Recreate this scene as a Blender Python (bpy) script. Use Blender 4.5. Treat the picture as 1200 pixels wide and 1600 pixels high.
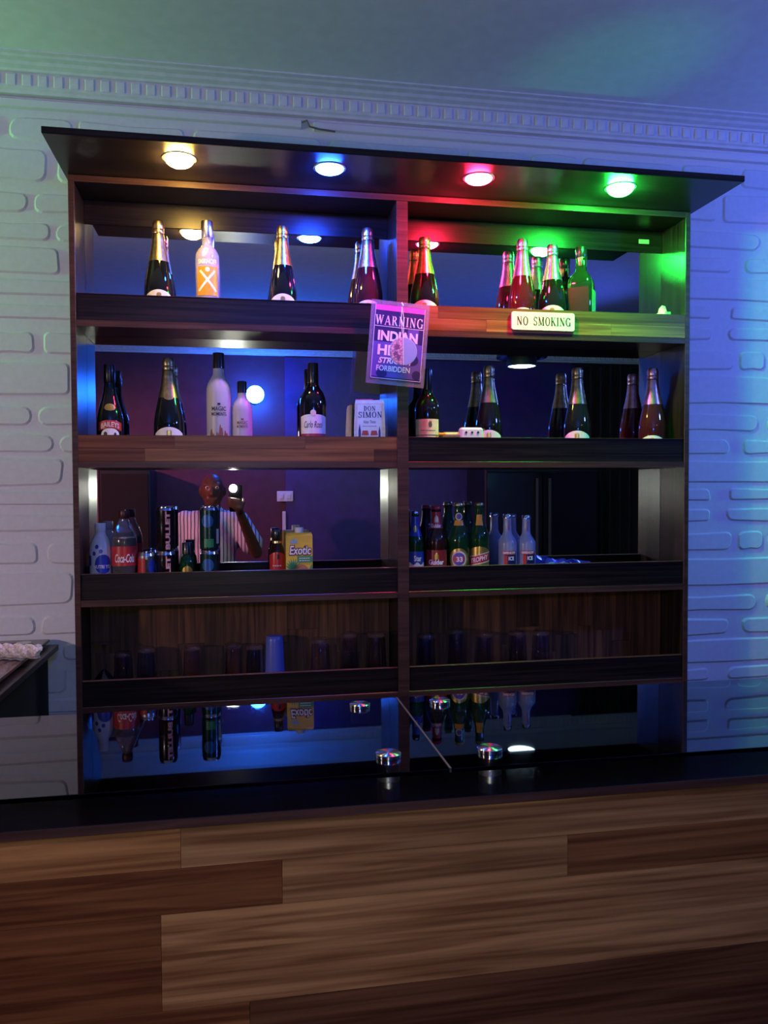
import bpy, bmesh, math, random
from mathutils import Vector, Matrix
random.seed(7)
for o in list(bpy.data.objects): bpy.data.objects.remove(o, do_unlink=True)
S = bpy.context.scene
COL = S.collection
PI = math.pi
CZ = 1.58                       # height of the lens above the floor

# ------------------------------------------------------------------ camera
cam = bpy.data.cameras.new('camera'); co = bpy.data.objects.new('camera', cam); COL.objects.link(co)
cam.sensor_fit = 'VERTICAL'; cam.sensor_height = 24.0; cam.lens = 1260.3/1600*24.0; cam.clip_start = 0.004
yaw, pitch, roll = 0.179207, -0.030532, -0.004709
f_ = Vector((math.sin(yaw)*math.cos(pitch), math.cos(yaw)*math.cos(pitch), math.sin(pitch)))
r_ = Vector((math.cos(yaw), -math.sin(yaw), 0)); u_ = r_.cross(f_)
r2 = r_*math.cos(roll)+u_*math.sin(roll); u2 = -r_*math.sin(roll)+u_*math.cos(roll)
CAMROT = Matrix((r2, u2, -f_)).transposed().to_4x4()
co.matrix_world = Matrix.Translation((0, 0, CZ)) @ CAMROT
S.camera = co
# ------------------------------------------------------------------ world, exposure
w = bpy.data.worlds.new('world'); S.world = w; w.use_nodes = True
w.node_tree.nodes['Background'].inputs[0].default_value = (0.25, 0.28, 0.4, 1)
w.node_tree.nodes['Background'].inputs[1].default_value = 0.02
S.view_settings.view_transform = 'Standard'; S.view_settings.look = 'None'
S.view_settings.exposure = 0.0; S.view_settings.gamma = 1.0; S.view_settings.use_curve_mapping = False
S.cycles.sample_clamp_indirect = 25.0; S.cycles.max_bounces = 12; S.cycles.transparent_max_bounces = 8
S.cycles.blur_glossy = 1.0

# powers (W) of the party lamps and the added ceiling fill that light the room; the fixtures are built further down
LAMPS = dict(
    # name: (location, target, colour, power, cone degrees, blend, lens radius)
    white = ((-2.30, 0.45, 1.70), (-0.45, 2.47, 0.95), (1.0, 0.72, 0.70), 74, 135, 1.0, 0.05),
    blue  = ((2.40, 1.30, 2.35), (1.60, 2.30, 2.00), (0.085, 0.16, 1.0), 56, 165, 0.7, 0.06),
    up    = ((2.90, 0.20, 1.85), (1.05, 0.30, 2.77), (0.06, 0.12, 1.0), 46, 90, 1.0, 0.05),  # blue fill added only to brighten the ceiling, no known lamp
    green = ((-2.05, 2.20, 2.30), (-0.55, 2.28, 2.45), (0.10, 1.0, 0.22), 54, 75, 1.0, 0.04),
    red   = ((-2.15, 0.75, 2.30), (0.0, -1.09, 1.22), (1.0, 0.30, 0.42), 190, 58, 1.0, 0.04),
    cyan  = ((3.15, 2.30, 1.72), (1.95, 2.46, 1.55), (0.05, 1.0, 0.55), 28, 36, 1.0, 0.03),
    beam  = ((2.25, 0.30, 0.40), (1.07, 2.17, 2.77), (0.05, 1.0, 0.40), 42, 11, 1.0, 0.03),
)

# ------------------------------------------------------------------ helpers
def link(o, parent=None):
    COL.objects.link(o)
    if parent is not None: o.parent = parent
    return o
def tag(o, label=None, cat=None, group=None, kind=None):
    if label: o['label'] = label
    if cat: o['category'] = cat
    if group: o['group'] = group
    if kind: o['kind'] = kind
    return o
def thing(name, label, cat, loc=(0, 0, 0), rz=0, group=None):
    o = bpy.data.objects.new(name, None); o.empty_display_size = 0.05; link(o)
    o.location = loc; o.rotation_euler = (0, 0, rz)
    return tag(o, label, cat, group)
def obj(name, vf, mat, parent=None, smooth=False, loc=None):
    me = bpy.data.meshes.new(name); me.from_pydata([tuple(v) for v in vf[0]], [], vf[1]); me.validate()
    bm = bmesh.new(); bm.from_mesh(me); bmesh.ops.recalc_face_normals(bm, faces=bm.faces); bm.to_mesh(me); bm.free()
    if smooth:
        me.polygons.foreach_set('use_smooth', [True]*len(me.polygons))
        try: me.set_sharp_from_angle(angle=math.radians(42))
        except Exception: pass
    me.materials.append(mat)
    o = bpy.data.objects.new(name, me); link(o, parent)
    if loc is not None: o.location = loc
    return o
def join(*parts):
    V, F = [], []
    for v, f in parts:
        n = len(V); V += [tuple(p) for p in v]; F += [tuple(i+n for i in q) for q in f]
    return V, F
def move(vf, d): return [(v[0]+d[0], v[1]+d[1], v[2]+d[2]) for v in vf[0]], vf[1]
def xf(vf, m): return [tuple(m @ Vector(v)) for v in vf[0]], vf[1]
def box(x0, x1, y0, y1, z0, z1, b=0.0):
    if b <= 0:
        V = [(x, y, z) for x in (x0, x1) for y in (y0, y1) for z in (z0, z1)]
        return V, [(0, 1, 3, 2), (4, 6, 7, 5), (0, 4, 5, 1), (2, 3, 7, 6), (0, 2, 6, 4), (1, 5, 7, 3)]
    bm = bmesh.new(); bmesh.ops.create_cube(bm, size=1)
    for v in bm.verts:
        v.co = ((x0+x1)/2+v.co.x*(x1-x0), (y0+y1)/2+v.co.y*(y1-y0), (z0+z1)/2+v.co.z*(z1-z0))
    bmesh.ops.bevel(bm, geom=list(bm.edges), offset=b, segments=1, affect='EDGES', profile=0.5)
    bm.verts.index_update(); r = [tuple(v.co) for v in bm.verts], [tuple(v.index for v in f.verts) for f in bm.faces]
    bm.free(); return r
def lathe(prof, seg=28):
    V, F, rings = [], [], []
    for r, z in prof:
        if r <= 1e-6: V.append((0, 0, z)); rings.append([len(V)-1])
        else:
            rings.append(list(range(len(V), len(V)+seg)))
            V += [(r*math.sin(2*PI*k/seg), -r*math.cos(2*PI*k/seg), z) for k in range(seg)]
    for a, b in zip(rings, rings[1:]):
        for k in range(seg):
            k2 = (k+1) % seg
            if len(a) == 1 and len(b) == 1: continue
            if len(a) == 1: F.append((a[0], b[k], b[k2]))
            elif len(b) == 1: F.append((a[k], b[0], a[k2]))
            else: F.append((a[k], b[k], b[k2], a[k2]))
    return V, F
def tube(pts, rad, seg=8, caps=True):
    pts = [Vector(p) for p in pts]; V, F = [], []
    up = Vector((0, 0, 1)); n = len(pts)
    for i, p in enumerate(pts):
        t = (pts[min(i+1, n-1)]-pts[max(i-1, 0)]).normalized()
        a = t.cross(up)
        if a.length < 1e-3: a = t.cross(Vector((1, 0, 0)))
        a.normalize(); b = t.cross(a)
        rr = rad[i] if isinstance(rad, (list, tuple)) else rad
        V += [tuple(p+a*rr*math.cos(2*PI*k/seg)+b*rr*math.sin(2*PI*k/seg)) for k in range(seg)]
    for i in range(n-1):
        for k in range(seg):
            k2 = (k+1) % seg; F.append((i*seg+k, i*seg+k2, (i+1)*seg+k2, (i+1)*seg+k))
    if caps: F.append(tuple(range(seg))); F.append(tuple((n-1)*seg+k for k in range(seg)))
    return V, F
def radius_at(prof, z):
    best = 0
    for (r0, z0), (r1, z1) in zip(prof, prof[1:]):
        if z1 > z0 and z0-1e-9 <= z <= z1+1e-9: best = max(best, r0+(r1-r0)*(z-z0)/(z1-z0))
    return best
def patch(prof, z0, z1, a0, a1, nu=18, nv=5, off=0.0006):
    """a label lying on a turned surface; z0 and z1 may be functions of u in -1..1"""
    V, F = [], []
    for i in range(nu+1):
        t = -1+2*i/nu; a = a0+(a1-a0)*i/nu
        lo = z0(t) if callable(z0) else z0; hi = z1(t) if callable(z1) else z1
        for j in range(nv+1):
            z = lo+(hi-lo)*j/nv; r = radius_at(prof, z)+off
            V.append((r*math.sin(a), -r*math.cos(a), z))
    for i in range(nu):
        for j in range(nv):
            q = i*(nv+1)+j; F.append((q, q+nv+1, q+nv+2, q+1))
    return V, F
_tc = {}
def text2d(s, bold=0.0, shear=0.0):
    key = (s, bold, shear)
    if key not in _tc:
        c = bpy.data.curves.new('t', 'FONT'); c.body = s; c.size = 1; c.offset = bold; c.shear = shear; c.resolution_u = 3
        o = bpy.data.objects.new('t', c); me = bpy.data.meshes.new_from_object(o)
        V = [(v.co.x, v.co.y) for v in me.vertices]; F = [tuple(p.vertices) for p in me.polygons]
        bpy.data.objects.remove(o); bpy.data.curves.remove(c); bpy.data.meshes.remove(me)
        x0 = min(v[0] for v in V); x1 = max(v[0] for v in V); y0 = min(v[1] for v in V); y1 = max(v[1] for v in V)
        _tc[key] = ([((x-x0)/(x1-x0), (y-y0)/(y1-y0)) for x, y in V], F)
    return _tc[key]
def bar(x0, y0, x1, y1, wd):
    dx, dy = x1-x0, y1-y0; l = math.hypot(dx, dy) or 1; nx, ny = -dy/l*wd/2, dx/l*wd/2
    return [(x0+nx, y0+ny), (x0-nx, y0-ny), (x1-nx, y1-ny), (x1+nx, y1+ny)], [(0, 1, 2, 3)]
def arc(cx, cy, rx, ry, a0, a1, wx, wy, n=14):
    V, F = [], []
    for i in range(n+1):
        a = math.radians(a0+(a1-a0)*i/n)
        V += [((rx)*math.cos(a)+cx, (ry)*math.sin(a)+cy), ((rx-wx)*math.cos(a)+cx, (ry-wy)*math.sin(a)+cy)]
        if i: F.append((2*i-2, 2*i-1, 2*i+1, 2*i))
    return V, F
def j2(*ps):
    V, F = [], []
    for v, f in ps:
        n = len(V); V += list(v); F += [tuple(i+n for i in q) for q in f]
    return V, F
TK, TN, SF = 0.17, 0.075, 0.06
def sv(x, w=TK, top=1, bot=1):     # an upright with slab serifs
    ps = [bar(x, 0, x, 1, w)]
    if bot: ps.append(bar(x-w/2-.09, SF/2, x+w/2+.09, SF/2, SF))
    if top: ps.append(bar(x-w/2-.09, 1-SF/2, x+w/2+.09, 1-SF/2, SF))
    return j2(*ps)
def serif_letter(c):
    if c == 'I': return sv(.2), .4
    if c == 'N': return j2(sv(.17, TN), bar(.17, .98, .72, .02, TK), sv(.72, TN, 1, 0)), .9
    if c == 'O': return arc(.42, .5, .40, .52, 0, 360, TK, TN, 28), .84
    if c == 'D': return j2(sv(.2), arc(.25, .5, .47, .5, -90, 90, TK, TN), bar(.2, 1-TN/2, .3, 1-TN/2, TN), bar(.2, TN/2, .3, TN/2, TN)), .78
    if c == 'M': return j2(sv(.15, TN), bar(.17, .98, .5, .05, TK), bar(.5, .05, .83, .98, TN), sv(.85, TK)), 1.05
    if c == 'S': return j2(arc(.34, .74, .27, .28, 20, 270, TK*.8, TN, 14), arc(.34, .26, .29, .28, -160, 90, TK*.8, TN, 14), bar(.6, .7, .6, .98, SF), bar(.06, .02, .06, .3, SF)), .68
    if c == 'K': return j2(sv(.18), bar(.2, .38, .68, .97, TN), bar(.36, .56, .72, .03, TK), bar(.56, .97, .82, .97, SF), bar(.58, .03, .86, .03, SF)), .86
    if c == 'G': return j2(arc(.44, .5, .41, .52, 35, 325, TK, TN, 24), bar(.74, .0, .74, .42, TK*.8), bar(.58, .42, .88, .42, SF), bar(.74, .7, .74, .98, SF)), .9
    if c == 'W': return j2(bar(.12, .98, .36, .02, TK), bar(.36, .02, .56, .98, TN), bar(.56, .98, .80, .02, TK), bar(.80, .02, 1.0, .98, TN), bar(0, .97, .26, .97, SF), bar(.44, .97, .68, .97, SF), bar(.88, .97, 1.12, .97, SF)), 1.14
    if c == 'A': return j2(bar(.1, .02, .42, .98, TN), bar(.42, .98, .74, .02, TK), bar(.22, .33, .62, .33, TN), bar(0, .03, .22, .03, SF), bar(.6, .03, .88, .03, SF)), .88
    if c == 'R': return j2(sv(.18), arc(.3, .74, .34, .26, -90, 90, TK, TN), bar(.2, 1-TN/2, .32, 1-TN/2, TN), bar(.2, .5, .32, .5, TN), bar(.4, .5, .68, .03, TK), bar(.6, .03, .84, .03, SF)), .84
    return ([], []), .45
def serif2d(s):
    x = 0; ps = []
    for c in s:
        (v, f), wd = serif_letter(c); ps.append(([(a+x, b) for a, b in v], f)); x += wd+.10
    V, F = j2(*ps); x0 = min(v[0] for v in V); x1 = max(v[0] for v in V)
    return [((a-x0)/(x1-x0), b) for a, b in V], F
def text_on(t2, fn, u0, u1, v0, v1):     # lay a normalised text into the rectangle u0..u1 x v0..v1 and map it with fn
    return [fn(u0+(u1-u0)*a, v0+(v1-v0)*b) for a, b in t2[0]], t2[1]
def on_turned(prof, off=0.0012):
    def fn(u, v):
        r = radius_at(prof, v)+off; a = u/max(r, .004); return (r*math.sin(a), -r*math.cos(a), v)
    return fn
def on_front(y): return lambda u, v: (u, y, v)
def dashes(n=6, seed=0):
    rr = random.Random(seed); V, F = [], []; x = 0
    for k in range(n):
        wd = rr.uniform(.5, 1.5); q = len(V); V += [(x, .15), (x+wd, .15), (x+wd, .85), (x, .85)]; F.append((q, q+1, q+2, q+3)); x += wd+.35
    return [(a/(x-.35), b) for a, b in V], F
def poly2(pts): return [tuple(p) for p in pts], [tuple(range(len(pts)))]

# ------------------------------------------------------------------ materials
def M(name, col, rough=0.5, metal=0.0, trans=0.0, ior=1.5, emit=None, es=0.0, coat=0.0, spec=0.5, speck=0.0, scale=60, alpha=1.0):
    m = bpy.data.materials.new(name); m.use_nodes = True; nt = m.node_tree; b = nt.nodes['Principled BSDF']
    b.inputs['Base Color'].default_value = (*col, 1); b.inputs['Roughness'].default_value = rough
    b.inputs['Metallic'].default_value = metal; b.inputs['Transmission Weight'].default_value = trans
    b.inputs['IOR'].default_value = ior; b.inputs['Coat Weight'].default_value = coat; b.inputs['Coat Roughness'].default_value = 0.04
    b.inputs['Specular IOR Level'].default_value = spec; b.inputs['Alpha'].default_value = alpha
    if emit: b.inputs['Emission Color'].default_value = (*emit, 1); b.inputs['Emission Strength'].default_value = es
    if speck > 0:
        tc = nt.nodes.new('ShaderNodeTexCoord'); nz = nt.nodes.new('ShaderNodeTexNoise'); nz.inputs['Scale'].default_value = scale
        nz.inputs['Detail'].default_value = 5; nt.links.new(tc.outputs['Object'], nz.inputs['Vector'])
        rp = nt.nodes.new('ShaderNodeValToRGB'); rp.color_ramp.elements[0].position = .35; rp.color_ramp.elements[1].position = .65
        rp.color_ramp.elements[0].color = (*[c*(1-speck) for c in col], 1); rp.color_ramp.elements[1].color = (*[min(1, c*(1+speck)) for c in col], 1)
        nt.links.new(nz.outputs['Fac'], rp.inputs['Fac']); nt.links.new(rp.outputs['Color'], b.inputs['Base Color'])
        bp = nt.nodes.new('ShaderNodeBump'); bp.inputs['Strength'].default_value = .15; bp.inputs['Distance'].default_value = .002
        nt.links.new(nz.outputs['Fac'], bp.inputs['Height']); nt.links.new(bp.outputs['Normal'], b.inputs['Normal'])
    return m
def wood(name, dark, light, scale=(1.6, 18, 18), rough=0.35, tint=False, bump=0.08, figure=0.6):
    m = bpy.data.materials.new(name); m.use_nodes = True; nt = m.node_tree; b = nt.nodes['Principled BSDF']; N = nt.nodes.new; L = nt.links.new
    b.inputs['Roughness'].default_value = rough; b.inputs['Specular IOR Level'].default_value = .36
    tc = N('ShaderNodeTexCoord'); oi = N('ShaderNodeObjectInfo'); ad = N('ShaderNodeVectorMath'); ad.operation = 'ADD'
    ml = N('ShaderNodeMath'); ml.operation = 'MULTIPLY'; ml.inputs[1].default_value = 37.0; L(oi.outputs['Random'], ml.inputs[0])
    L(tc.outputs['Object'], ad.inputs[0]); L(ml.outputs[0], ad.inputs[1])
    mp = N('ShaderNodeMapping'); mp.inputs['Scale'].default_value = scale; L(ad.outputs[0], mp.inputs['Vector'])
    n1 = N('ShaderNodeTexNoise'); n1.inputs['Scale'].default_value = 1.0; n1.inputs['Detail'].default_value = 3; n1.inputs['Distortion'].default_value = figure; L(mp.outputs[0], n1.inputs['Vector'])
    mp2 = N('ShaderNodeMapping'); mp2.inputs['Scale'].default_value = [s*(2 if s < 5 else 4) for s in scale]; L(ad.outputs[0], mp2.inputs['Vector'])
    n2 = N('ShaderNodeTexNoise'); n2.inputs['Scale'].default_value = 1.0; n2.inputs['Detail'].default_value = 4; L(mp2.outputs[0], n2.inputs['Vector'])
    wv = N('ShaderNodeMath'); wv.operation = 'SINE'; mm = N('ShaderNodeMath'); mm.operation = 'MULTIPLY'; mm.inputs[1].default_value = 20.0
    L(n1.outputs['Fac'], mm.inputs[0]); L(mm.outputs[0], wv.inputs[0])
    a1 = N('ShaderNodeMath'); a1.operation = 'MULTIPLY_ADD'; a1.inputs[1].default_value = .11; a1.inputs[2].default_value = .0; L(wv.outputs[0], a1.inputs[0])
    a2 = N('ShaderNodeMath'); a2.operation = 'ADD'; L(a1.outputs[0], a2.inputs[0]); L(n2.outputs['Fac'], a2.inputs[1])
    rp = N('ShaderNodeValToRGB'); rp.color_ramp.elements[0].position = .28; rp.color_ramp.elements[1].position = .74
    rp.color_ramp.elements[0].color = (*dark, 1); rp.color_ramp.elements[1].color = (*light, 1); L(a2.outputs[0], rp.inputs['Fac'])
    out = rp.outputs['Color']
    if tint:
        mx = N('ShaderNodeMix'); mx.data_type = 'RGBA'; mx.blend_type = 'MULTIPLY'; mx.inputs[0].default_value = 1.0
        L(out, mx.inputs[6]); L(oi.outputs['Color'], mx.inputs[7]); out = mx.outputs[2]
    L(out, b.inputs['Base Color'])
    bp = N('ShaderNodeBump'); bp.inputs['Strength'].default_value = bump; bp.inputs['Distance'].default_value = .001
    L(n2.outputs['Fac'], bp.inputs['Height']); L(bp.outputs['Normal'], b.inputs['Normal'])
    return m

plaster = M('white_textured_plaster', (.74, .74, .74), .62, speck=.025, scale=70)
ceil_m = M('ceiling_paint', (.80, .80, .80), .8, speck=.03, scale=25)
plaster_trim = M('cornice_plaster', (.74, .74, .75), .6, speck=.05, scale=30)
maroon = M('maroon_wall_paint', (.095, .022, .050), .5, speck=.12, scale=12)
maroon_d = M('dark_purple_panel', (.062, .030, .17), .4, speck=.12, scale=12)
floor_m = M('dark_floor_tile', (.05, .045, .045), .25, speck=.2, scale=9)
esp_h = wood('espresso_laminate', (.006, .0042, .0045), (.022, .014, .014), (1.5, 30, 55), .30)
esp_v = wood('espresso_laminate_upright', (.007, .0045, .005), (.026, .016, .016), (40, 30, 1.5), .30)
esp_e = wood('espresso_edge_band', (.040, .017, .013), (.085, .038, .028), (2, 30, 40), .38)
esp_g = wood('espresso_gloss', (.014, .010, .011), (.026, .018, .018), (1.5, 20, 30), .30, bump=.03)
plank_h = wood('walnut_strip_laminate', (.180, .074, .026), (.48, .245, .095), (1.2, 10, 26), .42, tint=True, figure=1.1)
plank_v = wood('walnut_strip_upright', (.050, .020, .009), (.18, .082, .034), (22, 10, 1.7), .6, tint=True, figure=1.0)
mirror_m = M('mirror_silver', (.84, .84, .87), .0, 1.0)
black_glass = M('black_tinted_glass', (.085, .088, .10), .015, trans=1.0, ior=1.52)
counter_blk = M('black_gloss_counter', (.010, .008, .009), .09, spec=.6)
glass_edge = M('dark_glass_edge', (.03, .04, .04), .15)
chrome = M('brushed_chrome', (.82, .82, .84), .16, 1.0)
def radial_chrome():
    m = M('radially_brushed_chrome', (.85, .85, .87), .18, 1.0); nt = m.node_tree; b = nt.nodes['Principled BSDF']
    t = nt.nodes.new('ShaderNodeTangent'); t.direction_type = 'RADIAL'; t.axis = 'Z'
    nt.links.new(t.outputs[0], b.inputs['Tangent']); b.inputs['Anisotropic'].default_value = .95; b.inputs['Anisotropic Rotation'].default_value = 0.25
    return m
chrome_r = radial_chrome()
satin = M('satin_steel', (.78, .78, .80), .36, 1.0)
black_pl = M('black_plastic', (.010, .010, .012), .4)
white_pl = M('white_plastic', (.75, .75, .76), .35)
g_dark = M('dark_bottle_glass', (.006, .008, .007), .05, coat=.6)
g_brown = M('brown_bottle_glass', (.05, .016, .006), .05, trans=.5, coat=.4)
g_green = M('green_bottle_glass', (.012, .16, .035), .05, trans=.75, coat=.4)
g_blackgreen = M('blackish_green_glass', (.006, .02, .010), .05, coat=.5)
g_rose = M('rose_wine_glass', (.07, .012, .014), .05, trans=.3, coat=.5)
g_clear = M('clear_glass', (.93, .95, .97), .02, trans=1.0, ior=1.45)
g_frost = M('frosted_glass', (.62, .62, .68), .38, trans=.30)
g_frostb = M('frosted_bluish_glass', (.42, .50, .72), .25, trans=.35, coat=.4)
g_tumbler = M('smoky_tumbler_glass', (.80, .76, .88), .03, trans=1.0, ior=1.27, coat=.8)
amber = M('amber_drink', (.75, .33, .05), .15, trans=.4)
foil_gold = M('gold_foil', (.80, .60, .27), .30, 1.0, speck=.18, scale=90)
foil_silver = M('silver_foil', (.80, .80, .80), .28, 1.0, speck=.15, scale=90)
foil_pink = M('pink_foil', (.82, .52, .55), .30, 1.0, speck=.15, scale=90)
foil_olive = M('olive_gold_foil', (.42, .36, .16), .34, 1.0, speck=.2, scale=90)
foil_black = M('black_capsule', (.012, .012, .014), .28, coat=.3)
lab_white = M('white_paper_label', (.80, .78, .74), .45, speck=.05)
lab_cream = M('cream_label', (.72, .66, .50), .45, speck=.08)
lab_gold = M('gold_label_print', (.72, .50, .12), .28, .8)
lab_red = M('red_label_print', (.48, .025, .03), .35)
lab_blue = M('blue_label_print', (.03, .06, .40), .35)
lab_navy = M('navy_label_print', (.012, .016, .10), .35)
lab_green = M('green_print', (.03, .28, .10), .4)
lab_orange = M('orange_label', (.80, .35, .03), .35)
lab_yellow = M('yellow_carton', (.75, .50, .03), .35, coat=.3, speck=.05)
lab_brown = M('brown_print', (.22, .08, .045), .5)
lab_pink = M('pink_print', (.85, .12, .30), .5)
ink = M('black_ink', (.012, .012, .014), .5)
ink_w = M('white_ink', (.85, .85, .85), .5)
ink_purple = M('purple_ink', (.10, .03, .16), .5)

# ------------------------------------------------------------------ setting
XL, XR, YB, YF, CEIL = -2.60, 3.35, 2.47, -1.09, CZ+1.19
def struct(o): o['kind'] = 'structure'; return o
def slabw(x0, x1, y0, y1, z0, z1): return box(x0, x1, y0, y1, z0, z1)
fl = struct(obj('floor', slabw(XL, XR, YF, YB, -.1, 0), floor_m)); tag(fl, 'dark tiled floor of the bar room')
ce = struct(obj('ceiling', slabw(XL, XR, YF, YB, CEIL, CEIL+.1), ceil_m)); tag(ce, 'plain pale ceiling over the bar')
wb = struct(obj('wall_back', slabw(XL, XR, YB, YB+.12, 0, CEIL), plaster)); tag(wb, 'white wall moulded with raised faux stones behind the bar shelves')
wf = struct(obj('wall_front', slabw(XL, XR, YF-.12, YF, 0, CEIL), maroon)); tag(wf, 'maroon painted wall opposite the bar, seen in the mirrors')
wl = struct(obj('wall_left', slabw(XL-.12, XL, YF, YB, 0, CEIL), maroon)); tag(wl, 'maroon side wall at the left end of the room')
wr = struct(obj('wall_right', slabw(XR, XR+.12, YF, YB, 0, CEIL), maroon_d)); tag(wr, 'dark purple side wall at the right end of the room')
obj('wall_panel', box(0.347, XR, YF, YF+.022, 0, CZ+.955), maroon_d, wf)

# raised faux stones, the same mould repeated every 0.605 m up the wall
ROWS0 = [(.761, .710), (.692, .615), (.597, .555), (.528, .486), (.451, .388), (.364, .271), (.238, .182)]
rows = []
for k in (1, 0, -1, -2):
    for a, b in ROWS0:
        za, zb = a+.605*k, b+.605*k
        if zb > -1.15 and za < 1.075: rows.append((za, zb, k))
def stone_mesh(wd, h, rnd, long):
    pts = []; r = min(.42*h, .022)*rnd.uniform(.6, 1.15); n = 3
    sk = rnd.uniform(-.01, .01); tp = rnd.uniform(-.12, .12)*h
    for cx, cz, a0 in ((wd/2-r, h/2-r, 0), (-wd/2+r, h/2-r, 90), (-wd/2+r, -h/2+r, 180), (wd/2-r, -h/2+r, 270)):
        for i in range(n+1):
            a = math.radians(a0+90*i/n); pts.append([cx+r*math.cos(a), cz+r*math.sin(a)])
    m = len(pts)
    full = []
    for i in range(m):
        full.append(pts[i])
        if i % 4 == 3 and i in (3, 11):          # one bend along the top and the bottom edge
            q = pts[(i+1) % m]; full.append([(pts[i][0]+q[0])/2, (pts[i][1]+q[1])/2+rnd.uniform(-.006, .006)])
    for p in full: p[1] += tp*p[0]/max(wd, .05)*.5; p[0] += sk*p[1]/h
    m = len(full); bev = .0055; dep = .006
    V = [(x, 0, z) for x, z in full]
    V += [(x*(1-2*bev/wd), -dep, z*(1-2*bev/h)) for x, z in full]
    F = [(i, (i+1) % m, m+(i+1) % m, m+i) for i in range(m)]+[tuple(range(m, 2*m))]
    return V, F
LEFT_ENDS = {0: ([-.66-.09, -.521], [-.507, -.35]), 1: ([-.95, -.498],), 2: ([-1.0, -.36],), 3: ([-.9, -.36],),
             4: ([-.70, -.570], [-.545, -.36]), 5: ([-.98, -.475],), 6: ([-.74, -.580], [-.564, -.36])}
RIGHT_ENDS = {0: ([1.33, 1.630], [1.68, 1.92]), 1: ([1.33, 1.95],), 2: ([1.33, 1.559], [1.63, 2.0]), 3: ([1.33, 1.559], [1.62, 1.9]),
              4: ([1.33, 1.641], [1.663, 1.757]), 5: ([1.33, 1.87],), 6: ([1.33, 1.734], [1.77, 1.98])}
rnd = random.Random(11)
def put_stone(x0, x1, z0, z1):
    wd, h = x1-x0, z1-z0
    o = obj('stone', stone_mesh(wd, h, rnd, 0), plaster, wb, False); o.location = ((x0+x1)/2, YB, CZ+(z0+z1)/2)
for i, (za, zb, k) in enumerate(rows):
    r7 = ROWS0.index(min(ROWS0, key=lambda q: abs(q[0]+.605*k-za)))
    if za > .80 and k == 1 and zb > .84:         # rows that run on above the canopy
        x = -1.35+rnd.uniform(0, .1)
        while x < 2.3:
            wd = rnd.uniform(.16, .42); put_stone(x, x+wd, zb, za); x += wd+rnd.uniform(.016, .03)
        continue
    for ends in (LEFT_ENDS[r7], RIGHT_ENDS[r7]):
        for x0, x1 in ends: put_stone(x0, x1, zb, za)
    x1 = min(e[0] for e in LEFT_ENDS[r7])-.02
    while x1 > -1.35:
        wd = rnd.uniform(.12, .36); put_stone(x1-wd, x1, zb, za); x1 -= wd+.022
    x0 = max(e[1] for e in RIGHT_ENDS[r7])+.02
    while x0 < 2.35:
        wd = rnd.uniform(.12, .36); put_stone(x0, x0+wd, zb, za); x0 += wd+.022

# cornices
PROF = [(0, 1.112), (.022, 1.112), (.022, 1.120), (.030, 1.124), (.030, 1.166), (.040, 1.166), (.044, 1.171), (.062, 1.174), (.070, 1.180), (.090, 1.181), (.096, 1.185), (.112, 1.186), (.112, 1.19), (0, 1.19)]
def cornice(name, y, d, x0, x1, label, PROF=PROF):
    n = len(PROF)
    V = [(x0, y+d*p, CZ+z) for p, z in PROF]+[(x1, y+d*p, CZ+z) for p, z in PROF]
    F = [(i, (i+1) % n, n+(i+1) % n, n+i) for i in range(n)]+[tuple(range(n)), tuple(range(n, 2*n))]
    return tag(struct(obj(name, (V, F), plaster_trim)), label)
t1 = cornice('trim_1', YB, -1, XL, XR, 'white plaster cornice with a row of dentils above the bar')
PROF2 = [(0, .965), (.02, .965), (.02, .978), (.028, .980), (.028, 1.045), (.042, 1.048), (.046, 1.075), (.07, 1.09), (.11, 1.15), (.125, 1.165), (.125, 1.19), (0, 1.19)]
t2 = cornice('trim_2', YF, 1, XL, XR, 'white plaster cornice on the maroon wall, seen in the mirrors', PROF2)
dme = None
for k in range(int((2.2+1.2)/.042)):
    x = -1.2+k*.042
    if dme is None:
        o = obj('dentil', box(-.013, .013, -.0055, 0, -.016, .016, .0025), plaster_trim, t1); dme = o.data
    else: o = link(bpy.data.objects.new('dentil', dme), t1)
    o.location = (x, YB-.030, CZ+1.1455)
ds = obj('dentils', join(*[box(XL+.05+k*.038, XL+.05+k*.038+.021, YF+.028, YF+.040, CZ+.990, CZ+1.036) for k in range(155)]), plaster_trim, t2); ds['kind'] = 'stuff'
tag(struct(obj('trim_3', box(XL, XL+.08, YF, YB, CZ+1.12, CEIL), plaster_trim)), 'plain white cornice on the left side wall')
tag(struct(obj('trim_4', box(XR-.08, XR, YF, YB, CZ+1.12, CEIL), plaster_trim)), 'plain white cornice on the right side wall')

# white cable duct under the cornice with its loose end
duct = thing('cable_duct', 'white plastic cable duct running under the cornice above the canopy', 'cable duct', (-.60, YB, CZ+1.088))
obj('duct_channel', box(-.55, .80, -.020, 0, -.010, .012, .002), white_pl, duct)
obj('duct_channel', box(.835, 2.6, -.020, 0, -.012, .010, .002), white_pl, duct)
obj('loose_cable', tube([(.79, -.012, .004), (.815, -.026, .008), (.822, -.028, -.010), (.85, -.024, -.014), (.90, -.022, -.017)], .0028, 6), M('tan_cable', (.16, .13, .10), .6), duct)
for x, dz, nm in ((-.165, 0, 'orange lamp'), (1.095, 0, 'green lamp')):
    br = thing('wire_stub', 'bunch of loose wire ends on top of the canopy above the %s' % nm, 'wires', (x, YB-.05, CZ+.842+.017))
    for j in range(4):
        dx = -.03+.02*j
        obj('wire', tube([(dx, 0, 0), (dx+.004, -.003, .03), (dx-.004+.006*j, .004, .06), (dx+.012, .006, .062+.008*j)], .0022, 5), black_pl if j % 2 else foil_gold, br)

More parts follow.
